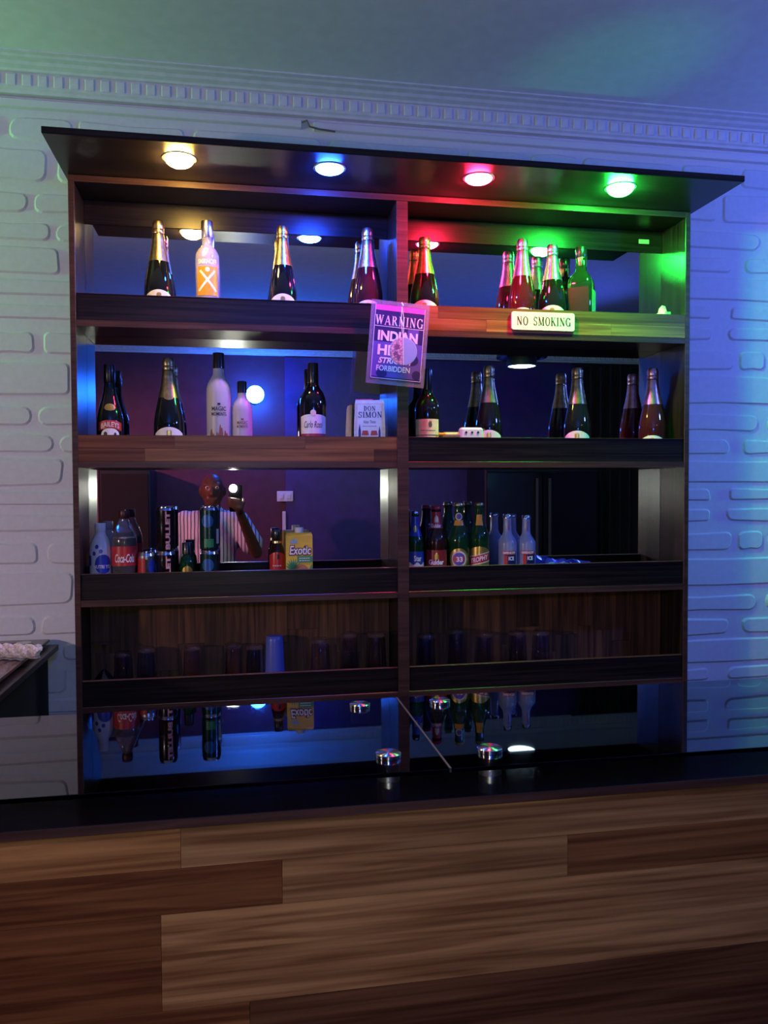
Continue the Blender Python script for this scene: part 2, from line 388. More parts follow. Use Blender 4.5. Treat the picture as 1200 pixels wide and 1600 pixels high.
# ------------------------------------------------------------------ back bar shelf unit
YC, YM = 2.30, 2.445            # front of the unit, face of the mirrors
X0, X0i, XM0, XM1, X1i, X1 = -.439, -.424, .457, .490, 1.364, 1.379
ZS = [.457, .075, -.305, -.599]
LIP = .070
TOPZ = .842
bb = thing('back_bar_shelf', 'tall dark wooden back bar shelf with mirrors, four shelf rows and a canopy', 'shelf', (0, 0, 0))
def P(name, vf, m, par=bb, sm=False): return obj(name, vf, m, par, sm)
def ZB(x0, x1, y0, y1, z0, z1, b=0.0012): return box(x0, x1, y0, y1, CZ+z0, CZ+z1, b)
for xa, xb in ((X0, X0i), (X1i, X1)):
    sp = P('side_panel', ZB(xa, xb, YC, YB-.002, -CZ, TOPZ), esp_v)
    P('edge_strip', ZB(xa, xb, YC-.0015, YC, -CZ+.02, TOPZ-.001, .0004), esp_e, sp)
cp = P('centre_divider', ZB(XM0, XM1, YC, YB-.002, -CZ, TOPZ-.018), esp_v)
P('edge_strip', ZB(XM0, XM1, YC-.0015, YC, -CZ+.02, TOPZ-.019, .0004), esp_e, cp)
tb = P('top_board', ZB(X0i, X1i, YC, YB-.004, TOPZ-.018, TOPZ), esp_h)
P('edge_strip', ZB(X0i, X1i, YC-.0015, YC, TOPZ-.018, TOPZ-.001, .0004), esp_e, tb)
cn = P('canopy', ZB(X0-.010, X1+.012, 2.048, YB-.002, TOPZ, TOPZ+.017), esp_g)
P('edge_strip', ZB(X0-.010, X1+.012, 2.0465, 2.048, TOPZ+.001, TOPZ+.016, .0004), esp_h, cn)
COMP = ((X0i, XM0), (XM1, X1i))
def strips(parent, x0, x1, zlo, zhi, y0, y1, rowsplit, m, th=.003):
    n = len(rowsplit); h = (zhi-zlo)/n
    for r, (cuts, cols) in enumerate(rowsplit):
        xs = [x0]+list(cuts)+[x1]; zt = zhi-r*h
        for (a, b), c in zip(zip(xs, xs[1:]), cols):
            o = P('strip', box(a+.0003, b-.0003, y0, y1, CZ+zt-h+.0003, CZ+zt-.0003), m, parent); o.color = (c[0]*.62, c[1]*.60, c[2]*.62, 1)
for ri, z in enumerate(ZS):
    for ci, (xa, xb) in enumerate(COMP):
        sh = P('shelf_board', ZB(xa, xb, YC+.002, YM+.02, z-.018, z), esp_h)
        P('edge_strip', ZB(xa, xb, YC, YC+.002, z-.018, z-.0005, .0004), esp_e, sh)
        walnut = (ri == 0 and ci == 1) or (ri == 1 and ci == 0)
        lp = P('lip_board', ZB(xa, xb, YC+.004, YC+.018, z, z+LIP), esp_h)
        P('edge_strip', ZB(xa, xb, YC+.002, YC+.018, z+LIP, z+LIP+.0015, .0004), esp_e, lp)
        if ri == 0 and ci == 1:
            strips(lp, xa, xb, z, z+LIP, YC, YC+.004, [((.580, .93), ((1, .8, .8), (.5, .42, .42), (.62, .6, .5))), ((.726, 1.12), ((.8, .62, .6), (1.3, 1.25, 1.1), (1.25, 1.25, 1.1)))], plank_h)
        if ri == 1 and ci == 0:
            strips(lp, xa, xb, z, z+LIP, YC, YC+.004, [((-.17, .19), ((.75, .5, .45), (.62, .55, .5), (.8, .7, .62))), ((-.25, .388), ((.62, .42, .38), (.9, .8, .7), (.35, .27, .27)))], plank_h)
        # back of each bay
        up = (TOPZ-.018) if ri == 0 else ZS[ri-1]-.018
        if ri == 0:
            P('header_board', ZB(xa, xb, YM-.004, YM+.02, .756, up), esp_h)
            P('mirror', ZB(xa, xb, YM, YM+.005, z, .756, .0005), mirror_m)
        elif ri < 3:
            P('mirror', ZB(xa, xb, YM, YM+.005, z, up, .0005), mirror_m)
        else:
            bk = P('back_panel', ZB(xa, xb, YM-.008, YM+.02, z, up), esp_v)
            rr = random.Random(5+ci); x = xa+.002
            while x < xb-.01:
                wd = min(rr.choice((.055, .075, .095)), xb-.002-x); zz = up-.003
                while zz > z+.01:
                    hh = min(rr.uniform(.1, .3), zz-z-.002); t = rr.uniform(.45, 1.15)
                    o = P('strip', box(x+.0004, x+wd-.0004, YM-.012, YM-.008, CZ+zz-hh+.0004, CZ+zz-.0004), plank_v, bk); o.color = (t, t*rr.uniform(.85, 1.0), t*.85, 1); zz -= hh
                x += wd
for (xa, xb) in COMP:                     # closed cupboards below, behind the counter
    for a, b in ((xa+.003, (xa+xb)/2-.002), ((xa+xb)/2+.002, xb-.003)):
        d = P('cupboard_door', ZB(a, b, YC+.002, YC+.02, -CZ+.10, ZS[3]-.022), esp_v)
        P('handle', ZB((a+b)/2-.05, (a+b)/2+.05, YC-.02, YC+.002, ZS[3]-.06, ZS[3]-.05), chrome, d)
    P('cupboard_back', ZB(xa, xb, YM, YM+.02, -CZ+.02, ZS[3]-.02), esp_v)
    P('plinth', ZB(xa, xb, YC+.03, YC+.05, -CZ, -CZ+.095), esp_h)
# shelf pin holes in the end panel of the third row
for y in (2.325, 2.40):
    P('pin_hole', box(X1i-.0008, X1i+.002, y-.002, y+.002, CZ-.118, CZ-.114), black_pl)

# four coloured downlights let into the canopy
def downlight(x, colour, deep, es, dome, name):
    t = thing('canopy_downlight', 'round %s downlight glowing under the canopy' % name, 'downlight', (x, 2.144, CZ+TOPZ))
    rp = [(.043, 0), (.0435, -.0015), (.041, -.0025), (.037, -.002), (.036, 0)]
    obj('trim_ring', lathe(rp+[rp[0]], 36), M('ring_'+name, (.5, .5, .5), .3, .8), t, True)
    lens = M('lens_'+name, (.1, .1, .1), .3, emit=colour, es=es)
    obj('lens', lathe([(.0365, -.0015)]+[(.0365*math.cos(a), -.0015-dome*math.sin(a)) for a in (.25, .5, .75, 1.0, 1.25)]+[(0, -.0015-dome)], 36), lens, t, True)
downlight(-.138, (1.0, .60, .12), (1.0, .62, .08), 230, .022, 'orange')
downlight(.247, (.012, .07, 1.0), (.01, .06, 1.0), 800, .012, 'blue')
downlight(.655, (1.0, .012, .06), (1.0, .01, .06), 850, .014, 'red')
downlight(1.070, (.018, 1.0, .07), (.01, 1.0, .05), 900, .022, 'green')

# ------------------------------------------------------------------ bar counter
ZG, ZK = -.42, -.455               # top of the raised glass, top of the counter
ct = thing('bar_counter', 'long bar counter with walnut plank front and black glossy top', 'counter', (0, 1.13, 0))
YK = 1.131
def PC(name, vf, m, par=None, sm=False):
    o = obj(name, move(vf, (0, -1.13, 0)), m, par or ct, sm); return o
PC('counter_top', ZB(-1.9, 2.6, YK, 1.605, ZK-.014, ZK, .001), counter_blk)
PC('top_edge_band', ZB(-1.9, 2.6, YK-.0015, YK, ZK-.0135, ZK-.0005, .0003), esp_e)
fp = PC('front_panel', ZB(-1.88, 2.58, YK+.026, YK+.044, -CZ+.0, ZK-.014), esp_h)
PC('back_panel', ZB(-1.88, 2.58, 1.575, 1.59, -CZ, ZK-.014), esp_h)
for x in (-1.88, 2.565): PC('end_panel', ZB(x, x+.015, YK+.044, 1.575, -CZ, ZK-.014), esp_v)
KS = .8774
def planks(z1, z0, cuts, cols):
    xs = [-1.88]+[c*KS for c in cuts]+[2.58]
    for (a, b), c in zip(zip(xs, xs[1:]), cols):
        o = PC('plank', box(a+.0003, b-.0003, YK+.014, YK+.026, CZ+z0*KS+.0003, CZ+z1*KS-.0003), plank_h, fp); o.color = (*c, 1)
LT, MD, DK, RD = (1.15, 1.08, 1.0), (.85, .75, .68), (.42, .33, .32), (.52, .36, .30)
planks((ZK-.014)/KS, -.605, [-1.1, -.095, 1.25], [MD, (1.05, .92, .78), (.95, .92, .9), DK])
planks(-.605, -.678, [-.85, .065, .558, 1.6], [MD, RD, (.95, .9, .86), (.60, .46, .40), MD])
planks(-.678, -.834, [-.127, 1.32], [RD, LT, MD])
planks(-.834, -.990, [-.9, .011, 1.0], [MD, (.66, .48, .40), (.42, .32, .33), MD])
for k in range(6):
    z1 = -.990-.148*k; rr = random.Random(k); cuts = sorted(rr.uniform(-1.6, 2.3) for _ in range(3))
    if z1*KS < -CZ+.02: break
    planks(z1, max(z1-.148, -CZ/KS), cuts, [rr.choice((LT, MD, DK, RD)) for _ in range(4)])
# two raised black glass sheets
def glass_sheet(x0, x1, lab, loc_y=1.155):
    t = thing('glass_sheet', lab, 'glass top', ((x0+x1)/2, loc_y, CZ+ZG))
    obj('pane', move(ZB(x0, x1, 1.155, 1.573, ZG-.007, ZG, .0008), (-(x0+x1)/2, -loc_y, -CZ-ZG)), black_glass, t)
glass_sheet(-1.85, .3072, 'black glass sheet on the counter, left of the seam')
glass_sheet(.3100, 2.55, 'black glass sheet on the counter, right of the seam')
ss = obj('seam_strip', box(-.0016, .0016, 0, .416, -.006, .0004), M('pale_sealant', (.05, .048, .046), .5)); ss.location = (.3086, 1.156, CZ+ZG); tag(ss, 'thin pale sealant line between the two black glass sheets', 'sealant')
def standoff(x, y, ztop, lab, hgt):
    t = thing('glass_standoff', lab, 'standoff', (x, y, CZ+ztop), 0, 'chrome glass standoffs')
    obj('cap', lathe([(0, .0072), (.0185, .0072), (.0201, .006), (.0203, .0005), (0, .0005)], 40), chrome_r, t, True)
    obj('post', lathe([(0, -.0072), (.0180, -.0072), (.0180, -hgt), (0, -hgt)], 32), satin, t, True)
standoff(.226, 1.517, ZG, 'chrome disc standoff at the back of the left glass sheet', .0348)
standoff(.227, 1.225, ZG, 'chrome disc standoff at the front of the left glass sheet', .0348)
standoff(.383, 1.514, ZG, 'chrome disc standoff at the back of the right glass sheet', .0348)
standoff(.390, 1.220, ZG, 'chrome disc standoff at the front of the right glass sheet', .0348)

# return counter against the back wall on the left
rc = thing('side_counter', 'dark return counter at the left wall beside the shelf unit', 'counter', (-.9, 2.15, 0))
def PR_(name, vf, m, par=None): return obj(name, move(vf, (.9, -2.15, 0)), m, par or rc)
PR_('top_slab', ZB(-1.5, -.515, 1.63, 2.455, -.466, -.450, .001), esp_g)
PR_('base', ZB(-1.48, -.545, 1.63, 2.455, -CZ, -.466), M('matt_black_panel', (.007, .006, .007), .65, spec=.2))
gl = thing('glass_sheet', 'dark glass sheet on the left return counter under the rope', 'glass top', (-1.0, 2.15, CZ-.433))
obj('pane', box(-.48, .462, -.50, .30, -.008, 0, .0008), M('reflected_brown_glass', (.07, .035, .035), .10, spec=.5, coat=.2), gl)  # pinkish brown of the reflected surroundings is put into the base colour
standoff(-.590, 2.375, -.433, 'small chrome standoff behind the twisted rope', .0165)
def rope():
    V = []; pts = []
    for s in range(3):
        line = []
        for i in range(90):
            t = i/89; x = -1.20+t*.70; y = 2.40-.245*t+.02*math.sin(3*t)*(1-t); a = 2*PI*(t*8.2+s/3)
            zc = .021
            line.append((x, y+.0095*math.cos(a), zc+.0095*math.sin(a)))
        V.append(tube(line, .0105, 8))
    return V
rp = thing('twisted_rope', 'thick twisted cream rope lying on the left return counter', 'rope', (0, 0, CZ-.433))
rope_m = M('cream_rope', (.62, .52, .47), .6, speck=.35, scale=160)
for v in rope(): obj('strand', v, rope_m, rp, True)

# ------------------------------------------------------------------ bottles
YBT = 2.380
def face(x, y=YBT): return -math.atan2(x, y)
def bottle_thing(name, label, cat, x, row, y=YBT, group=None, rz=None):
    return thing(name, label, cat, (x, y, CZ+ZS[row]), face(x, y) if rz is None else rz, group)
CH = [(0, 0), (.90, 0), (1, .006), (1, .103), (.975, .118), (.90, .140), (.79, .163), (.68, .185), (.575, .205), (.48, .225), (.42, .243), (.385, .262), (.375, .268)]
def sub(prof, z0, z1, off=0.0, cap=True):
    zs = [z0]+[z for r, z in prof if z0+1e-4 < z < z1-1e-4]+[z1]
    pr = [(radius_at(prof, z)+off, z) for z in zs]
    return ([(0, z0)] if cap else [])+pr+([(0, z1)] if cap else [])
def champagne(x, row, label, glass, foil, R=.0425, H=.300, lab=lab_white, fz=.183, hump=.098, label_h=.030, neck_label=None, group='sparkling wine bottles'):
    s = H/.300
    pr = [(r*R, z*s) for r, z in CH]
    t = bottle_thing('sparkling_wine_bottle', label, 'bottle', x, row, group=group)
    body = obj('bottle_body', lathe(pr+[(0, .268*s)]), glass, t, True)
    fp_ = [(radius_at(pr, z*s)+.0007, z*s) for z in (fz, .205, .225, .243, .258)]
    ft = [(.38*R, .262*s), (.405*R, .264*s), (.41*R, .272*s), (.39*R, .274*s), (.41*R, .278*s), (.405*R, .290*s), (.34*R, .2975*s), (0, .300*s)]
    fo = obj('foil', lathe(fp_+ft), foil, t, True)
    obj('wire_hood', lathe([(.40*R, .2715*s), (.425*R, .273*s), (.40*R, .2745*s)], 20), foil_gold, fo, True)
    obj('paper_label', patch(pr, .030, lambda u: (hump-.018*u*u)*s, -1.05, 1.05, 20, 6), lab, t, True)
    obj('label_emblem', patch(pr, lambda u: (hump-.026)*s-.004*math.sqrt(max(0, 1-u*u)), lambda u: (hump-.012)*s+.004*math.sqrt(max(0, 1-u*u)), -.16, .16, 10, 2, .0010), lab_gold, t, True)
    if neck_label:
        obj('neck_label', patch(pr, lambda u: .186*s-.010*math.sqrt(max(0, 1-u*u)), .246*s, -.5, .5, 12, 6, .0013), neck_label, t, True)
    return t
champagne(-.214, 0, 'gold foil sparkling wine bottle, leftmost on the top shelf', g_dark, foil_gold, R=.0405, H=.298)
champagne(.135, 0, 'sparkling wine bottle under the blue lamp right of the amber spirit bottle', g_dark, foil_gold, R=.040, H=.303)
champagne(.386, 0, 'rosé sparkling wine bottle on the top shelf left of the centre divider', g_rose, foil_silver, R=.0440, H=.310, hump=.086)
champagne(.558, 0, 'sparkling wine bottle lit red on the top shelf right of the centre divider', g_dark, foil_gold, R=.0440, H=.292)
champagne(.866, 0, 'pink lit sparkling wine bottle above the no smoking sign', g_rose, foil_silver, R=.0425, H=.302, hump=.084)
champagne(.963, 0, 'green lit sparkling wine bottle behind the right end of the no smoking sign', g_dark, foil_silver, R=.0430, H=.290)
champagne(-.191, 1, 'black sparkling wine bottle with gold neck label on the second shelf', g_dark, foil_olive, R=.0420, H=.297, neck_label=foil_gold)
champagne(.759, 1, 'sparkling wine bottle beside the white socket block on the second shelf', g_dark, foil_olive, R=.0405, H=.296)
champagne(1.046, 1, 'olive foil sparkling wine bottle in the middle of the right second shelf', g_dark, foil_olive, R=.0415, H=.296)
champagne(1.300, 1, 'rosé sparkling wine bottle at the right end of the second shelf', g_rose, foil_pink, R=.0430, H=.300, hump=.084)

# clear spirit bottle with an amber printed front
def spirit():
    R = .0335
    pr = [(0, 0), (.92*R, 0), (R, .005), (R, .195), (.98*R, .208), (.80*R, .222), (.50*R, .231), (.42*R, .236), (.42*R, .250), (.46*R, .252), (.46*R, .262)]
    t = bottle_thing('spirit_bottle', 'clear spirit bottle with amber crossed print under the orange lamp', 'bottle', -.079, 0)
    obj('bottle_body', lathe(pr+[(0, .262)]), M('pale_spirit_glass', (.86, .82, .92), .08, trans=.6, ior=1.3, coat=.5), t, True)
    obj('drink', lathe([(0, .006), (.88*R, .006), (.88*R, .155), (0, .155)]), M('pale_drink', (.55, .55, .75), .1, trans=.6), t, True)
    obj('screw_cap', lathe([(.47*R, .256), (.50*R, .258), (.50*R, .300), (.46*R, .304), (0, .304)]), foil_silver, t, True)
    obj('front_print', patch(pr, .088, .170, -.95, .95, 18, 5), lab_orange, t, True)
    fn = on_turned(pr)
    obj('brand_lettering', text_on(text2d('SMIRNOFF', .03), fn, -.028, .028, .176, .190), ink_w, t)
    ps = []
    for x0, y0, x1, y1 in ((-.026, .100, .022, .158), (.026, .100, -.022, .158)):
        n = 10
        for i in range(n):
            a, b = i/n, (i+1)/n
            v, f = bar(x0+(x1-x0)*a, y0+(y1-y0)*a, x0+(x1-x0)*b, y0+(y1-y0)*b, .0065); ps.append(([fn(u, q) for u, q in v], f))
    obj('crossed_print', join(*ps), ink_w, t)
    obj('round_print', patch(pr, lambda u: .160-.007*math.sqrt(max(0, 1-u*u)), lambda u: .160+.007*math.sqrt(max(0, 1-u*u)), -.2, .2, 10, 2, .0014), lab_cream, t, True)
spirit()
# dark square-shouldered bottle
def squarish(prof_w, d, z):     # rounded square section
    return [(prof_w*x, d*y, z) for x, y in [(math.copysign(abs(math.cos(a))**.45, math.cos(a)), math.copysign(abs(math.sin(a))**.45, math.sin(a))) for a in [2*PI*k/28 for k in range(28)]]]
def loft(secs):
    n = len(secs[0]); V = [p for s in secs for p in s]; F = []
    for i in range(len(secs)-1):
        for k in range(n): F.append((i*n+k, i*n+(k+1) % n, (i+1)*n+(k+1) % n, (i+1)*n+k))
    F += [tuple(range(n)), tuple((len(secs)-1)*n+k for k in range(n))]
    return V, F
t = bottle_thing('liqueur_bottle', 'dark square green bottle, last bottle on the right top shelf', 'bottle', 1.058, 0, rz=-.62)
obj('bottle_body', loft([squarish(.036, .036, 0), squarish(.0385, .0385, .004), squarish(.0385, .0385, .165), squarish(.036, .036, .182), squarish(.026, .026, .198), squarish(.0165, .0165, .21), squarish(.0155, .0155, .25)]), g_blackgreen, t, True)
obj('neck_seal', lathe([(.0165, .225), (.0172, .226), (.0172, .262), (.0165, .263)], 20), foil_olive, t, True)
obj('screw_cap', lathe([(.0165, .250), (.0175, .252), (.0175, .283), (.016, .286), (0, .286)], 24), foil_black, t, True)
obj('paper_label', box(-.031, .031, -.0393, -.0387, .03, .155), M('dark_green_label', (.006, .014, .012), .3), t)
sd = obj('side_label', box(.0387, .0393, -.028, .028, .03, .150), lab_green, t)
obj('side_print', text_on(dashes(4, 8), lambda u, v: (.0396, v, u), .045, .135, -.010, .010), M('pale_green_print', (.10, .30, .14), .4), sd)

# second shelf
def baileys():
    R = .0365
    pr = [(0, 0), (.92*R, 0), (R, .006), (R, .105), (.97*R, .125), (.82*R, .150), (.62*R, .175), (.47*R, .197), (.41*R, .215), (.385*R, .24)]
    t = bottle_thing('cream_liqueur_bottle', 'dark cream liqueur bottle with red banner label, leftmost on the second shelf', 'bottle', -.352, 1)
    obj('bottle_body', lathe(pr+[(0, .24)]), g_dark, t, True)
    obj('capsule', lathe([(.40*R, .222), (.43*R, .224), (.43*R, .270), (.41*R, .273), (0, .273)], 24), foil_black, t, True)
    fn = on_turned(pr, .0016)
    zc = lambda u: .104-.008*u*u
    obj('banner_label', patch(pr, lambda u: zc(u)-.0115, lambda u: zc(u)+.0115, -.95, .95, 20, 2, .0008), lab_red, t, True)
    obj('banner_lettering', text_on(text2d('BAILEYS', .02), lambda u, v: fn(u, v+.104-.008*(u/.030)**2), -.026, .026, -.007, .007), lab_cream, t)
    obj('oval_label', patch(pr, lambda u: .073-.020*math.sqrt(max(0, 1-u*u)), lambda u: .073+.020*math.sqrt(max(0, 1-u*u)), -.72, .72, 18, 4), lab_white, t, True)
    for a, zz, rr in ((-.35, .077, .14), (.36, .075, .10), (.05, .066, .2)):
        obj('label_print', patch(pr, lambda u: zz-.007*math.sqrt(max(0, 1-u*u)), lambda u: zz+.006*math.sqrt(max(0, 1-u*u)), a-rr, a+rr, 10, 2, .0011), lab_brown if rr > .15 else ink, t, True)
    obj('gold_emblem', patch(pr, lambda u: .150-.008*math.sqrt(max(0, 1-u*u)), lambda u: .152+.010*math.sqrt(max(0, 1-u*u)), -.5, .5, 14, 3, .0009), lab_gold, t, True)
baileys()
def frosted(x, R, H, label, big):
    s = H/.313
    pr = [(0, 0), (.93*R, 0), (R, .006), (R, .196*s), (.97*R, .212*s), (.84*R, .228*s), (.62*R, .241*s), (.47*R, .250*s), (.44*R, .262*s), (.43*R, .28*s)]
    t = bottle_thing('frosted_vodka_bottle', label, 'bottle', x, 1)
    obj('bottle_body', lathe(pr+[(0, .28*s)]), g_frost, t, True)
    obj('screw_cap', lathe([(.44*R, .268*s), (.47*R, .269*s), (.47*R, .310*s), (.44*R, .313*s), (0, .313*s)], 24), foil_black, t, True)
    fn = on_turned(pr)
    g = ink if big else lab_brown
    obj('brand_lettering', join(text_on(text2d('MAGIC', .01), fn, -.021*s, .021*s, .145*s, .157*s), text_on(text2d('MOMENTS', .01), fn, -.022*s, .022*s, .131*s, .141*s)), g, t)
    obj('brand_crest', patch(pr, .161*s, .167*s, -.12, .12, 6, 1, .001), g, t, True)
    pk = ((-.62, .090, .30), (.12, .104, .2), (.55, .088, .24), (-.15, .082, .2)) if big else ((-.3, .098, .3), (.3, .090, .3))
    for a, zt, hw in pk:
        obj('fruit_print', patch(pr, .050*s, lambda u: (zt-.026*abs(u)**1.5-.006*math.sin(7*u+a))*s, a-hw, a+hw, 12, 3, .001), lab_brown, t, True)
frosted(-.051, .0350, .313, 'tall frosted white vodka bottle with black cap', True)
frosted(.015, .0290, .233, 'small frosted vodka bottle beside the tall frosted one', False)
def wine(x, label, lab, R, H, words, low=None, sh=.175):
    s = H/.290
    pr = [(0, 0), (.92*R, 0), (R, .006), (R, sh*s), (.96*R, (sh+.013)*s), (.80*R, (sh+.029)*s), (.55*R, (sh+.042)*s), (.42*R, (sh+.053)*s), (.385*R, (sh+.068)*s), (.38*R, .262*s)]
    t = bottle_thing('wine_bottle', label, 'bottle', x, 1)
    obj('bottle_body', lathe(pr+[(0, .262*s)]), g_dark, t, True)
    obj('capsule', lathe([(.40*R, .225*s), (.415*R, .227*s), (.41*R, .284*s), (.39*R, .29*s), (0, .29*s)], 24), foil_black, t, True)
    return t, pr
t, pr = wine(.221, 'dark red wine bottle with white script label on the second shelf', lab_white, .0385, .290, None)
obj('paper_label', patch(pr, .082, lambda u: .138-.004*abs(u)**3-.003*u*u, -1.15, 1.15, 22, 4), lab_white, t, True)
obj('label_foot', patch(pr, .064, .082, -1.15, 1.15, 22, 2), M('wine_red_label', (.30, .03, .06), .4), t, True)
obj('brand_lettering', text_on(text2d('Carlo Rossi', .0, .35), on_turned(pr), -.029, .030, .099, .118), ink, t)
obj('round_seal', patch(pr, lambda u: .142-.009*math.sqrt(max(0, 1-u*u)), lambda u: .142+.009*math.sqrt(max(0, 1-u*u)), -.22, .22, 12, 3, .0013), lab_cream, t, True)
t, pr = wine(.565, 'dark wine bottle with pale crest label right of the divider on the second shelf', lab_white, .0365, .280, None, sh=.165)
obj('paper_label', patch(pr, .040, .128, -1.15, 1.15, 22, 4), lab_cream, t, True)
obj('label_line', patch(pr, .079, .081, -1.15, 1.15, 22, 1, .0010), ink, t, True)
obj('crest_print', patch(pr, lambda u: .112-.009*math.sqrt(max(0, 1-u*u)), lambda u: .112+.010*math.sqrt(max(0, 1-u*u))-.003*math.sin(9*u), .10, .40, 12, 3, .0012), M('grey_crest', (.10, .10, .09), .5), t, True)
obj('small_print', text_on(dashes(10, 2), on_turned(pr), -.020, .026, .093, .0955), ink, t)

# sangria carton
t = bottle_thing('wine_carton', 'creased white wine carton left of the divider on the second shelf', 'carton', .388, 1, y=2.375)
obj('carton_body', loft([[(.046*x, .030*y, 0) for x, y in ((-1, -1), (1, -1), (1, 1), (-1, 1))], [(.046*x, .031*y, .10) for x, y in ((-1, -1), (1, -1), (1, 1), (-1, 1))], [(.043*x, .028*y, .172) for x, y in ((-1, -1), (1, -1), (1, 1), (-1, 1))], [(.041*x, .024*y, .182) for x, y in ((-1, -1), (1, -1), (1, 1), (-1, 1))]]), lab_cream, t)
obj('top_seam', box(-.041, .010, -.003, .003, .182, .187), lab_pink, t)
obj('back_print', box(-.040, .040, .0314, .0320, .01, .165), lab_green, t)
lf = lambda u, v: (u, -.0313 if v < .10 else -.0313+.0028*(v-.10)/.072, v)
obj('front_print', ([lf(u, v) for u, v in ((-.036, .04), (.036, .04), (.036, .10), (.035, .168), (-.035, .168), (-.036, .10))], [(0, 1, 2, 5), (5, 2, 3, 4)]), lab_white, t)
lf2 = lambda u, v: (lf(u, v)[0], lf(u, v)[1]-.0007, v)
obj('brand_lettering', join(text_on(serif2d('DON'), lf2, -.017, .017, .150, .164), text_on(serif2d('SIMON'), lf2, -.033, .036, .130, .147)), lab_navy, t)
obj('small_print', join(text_on(text2d('Vino Tinto', .0, .2), lf2, -.018, .018, .113, .122), text_on(dashes(9, 4), lf2, -.02, .02, .104, .106)), lab_navy, t)
tow = [text_on(poly2([(0, 0), (1, 0), (1, .6), (.5, 1), (0, .6)]), lf2, a, b, .062, c) for a, b, c in ((-.033, -.026, .112), (.026, .032, .106))]
obj('tower_print', join(*tow), lab_navy, t)
obj('roof_print', join(*[text_on(poly2([(0, 0), (1, 0), (.85, 1), (.15, 1)]), lf2, a, b, .078, .092) for a, b in ((-.024, -.002), (.002, .024))]), lab_red, t)
# socket block and pen
t = bottle_thing('socket_block', 'white three-hole socket block on the right second shelf', 'socket', .691, 1, y=2.345, rz=0)
obj('housing', box(-.036, .036, -.014, .014, 0, .103, .006), white_pl, t)
for k in (-1, 0, 1): obj('socket_hole', move(xf(lathe([(0, 0), (.0032, 0), (.0032, .002), (0, .002)], 14), Matrix.Rotation(PI/2, 4, 'X')), (k*.0185, -.0140, .088)), black_pl, t)
t = bottle_thing('marker_pen', 'thin orange and white marker pen beside the socket block', 'pen', .628, 1, y=2.345, rz=0)
obj('support_box', box(-.028, .026, -.012, .012, 0, .078, .002), M('grey_card', (.06, .06, .065), .6), t)
obj('pen_barrel', xf(lathe([(0, -.033), (.004, -.033), (.0045, .024), (.003, .03), (0, .03)], 14), Matrix.Translation((0, 0, .0825)) @ Matrix.Rotation(PI/2, 4, 'Y')), lab_cream, t, True)
obj('pen_cap', xf(lathe([(0, -.036), (.0048, -.036), (.005, -.016), (0, -.016)], 14), Matrix.Translation((0, 0, .0825)) @ Matrix.Rotation(PI/2, 4, 'Y')), lab_orange, t, True)

# third shelf, left bay
def pet(label):
    R = .0345
    pr = [(0, 0), (.85*R, 0), (R, .01), (.96*R, .05), (.97*R, .080), (R, .087), (R, .150), (.98*R, .163), (.90*R, .176), (.72*R, .192), (.50*R, .207), (.38*R, .218), (.36*R, .226)]
    t = bottle_thing('cola_bottle', label, 'bottle', -.318, 2)
    obj('bottle_body', lathe(pr+[(0, .226)]), M('clear_plastic', (.90, .92, .93), .08, trans=.93, ior=1.15, coat=.6), t, True)
    obj('drink', lathe(sub([(r*.985-.0004 if r > 0 else 0, z) for r, z in pr], .003, .165)), M('cola', (.018, .006, .004), .1), t, True)
    obj('screw_cap', lathe([(.38*R, .220), (.43*R, .222), (.43*R, .240), (.40*R, .243), (0, .243)], 24), M('dark_red_cap', (.06, .006, .006), .4), t, True)
    obj('red_label', patch(pr, .088, .143, -PI, PI, 40, 3, .0008), lab_red, t, True)
    obj('brand_lettering', text_on(text2d('Coca-Cola', .015, .3), on_turned(pr, .0016), -.028, .028, .098, .122), ink_w, t)
pet('cola bottle with red label on the third shelf')
def yog():
    R = .0295
    pr = [(0, 0), (.9*R, 0), (R, .008), (R, .115), (1.02*R, .125), (.96*R, .145), (.75*R, .163), (.52*R, .175), (.46*R, .182), (.46*R, .188)]
    t = bottle_thing('yoghurt_drink_bottle', 'white and blue yoghurt drink bottle, leftmost on the third shelf', 'bottle', -.383, 2)
    obj('bottle_body', lathe(pr+[(0, .188)]), M('milky_plastic', (.74, .72, .78), .3, coat=.3), t, True)
    obj('screw_cap', lathe([(.48*R, .184), (.52*R, .186), (.52*R, .206), (.48*R, .208), (0, .208)], 24), white_pl, t, True)
    obj('round_print', patch(pr, lambda u: .094-.027*math.sqrt(max(0, 1-u*u)), lambda u: .094+.027*math.sqrt(max(0, 1-u*u)), -.55, 1.05, 18, 4), lab_blue, t, True)
    obj('brand_lettering', text_on(text2d('NUTRI YO', .03), on_turned(pr), -.020, .028, .082, .092), ink_w, t)
    for a, z in ((-.35, .143), (.02, .130), (-.6, .124)):
        obj('dot_print', patch(pr, lambda u: z-.006*math.sqrt(max(0, 1-u*u)), lambda u: z+.006*math.sqrt(max(0, 1-u*u)), a-.17, a+.17, 12, 2), lab_blue, t, True)
    obj('side_print', patch(pr, .09, .118, -1.35, -.95, 6, 2), lab_blue, t, True)
yog()
def can_prof(R=.0262, H=.126): return [(0, 0), (.80*R, 0), (R, .006), (R, H-.010), (.93*R, H-.003), (.90*R, H-.0025), (.90*R, H), (.86*R, H), (.84*R, H-.004), (0, H-.004)]
def can(x, label, z, m, R=.0262, H=.126, group=None, y=YBT):
    t = thing('drink_can', label, 'can', (x, y, CZ+ZS[2]+z), face(x, y), group)
    pr = can_prof(R, H)
    obj('can_body', lathe(pr[:4]+[(0, H-.010)]), m, t, True)
    obj('can_rim', lathe([(R*.995, H-.010)]+pr[4:]+[(0, H-.008)]), chrome, t, True)
    return t, pr
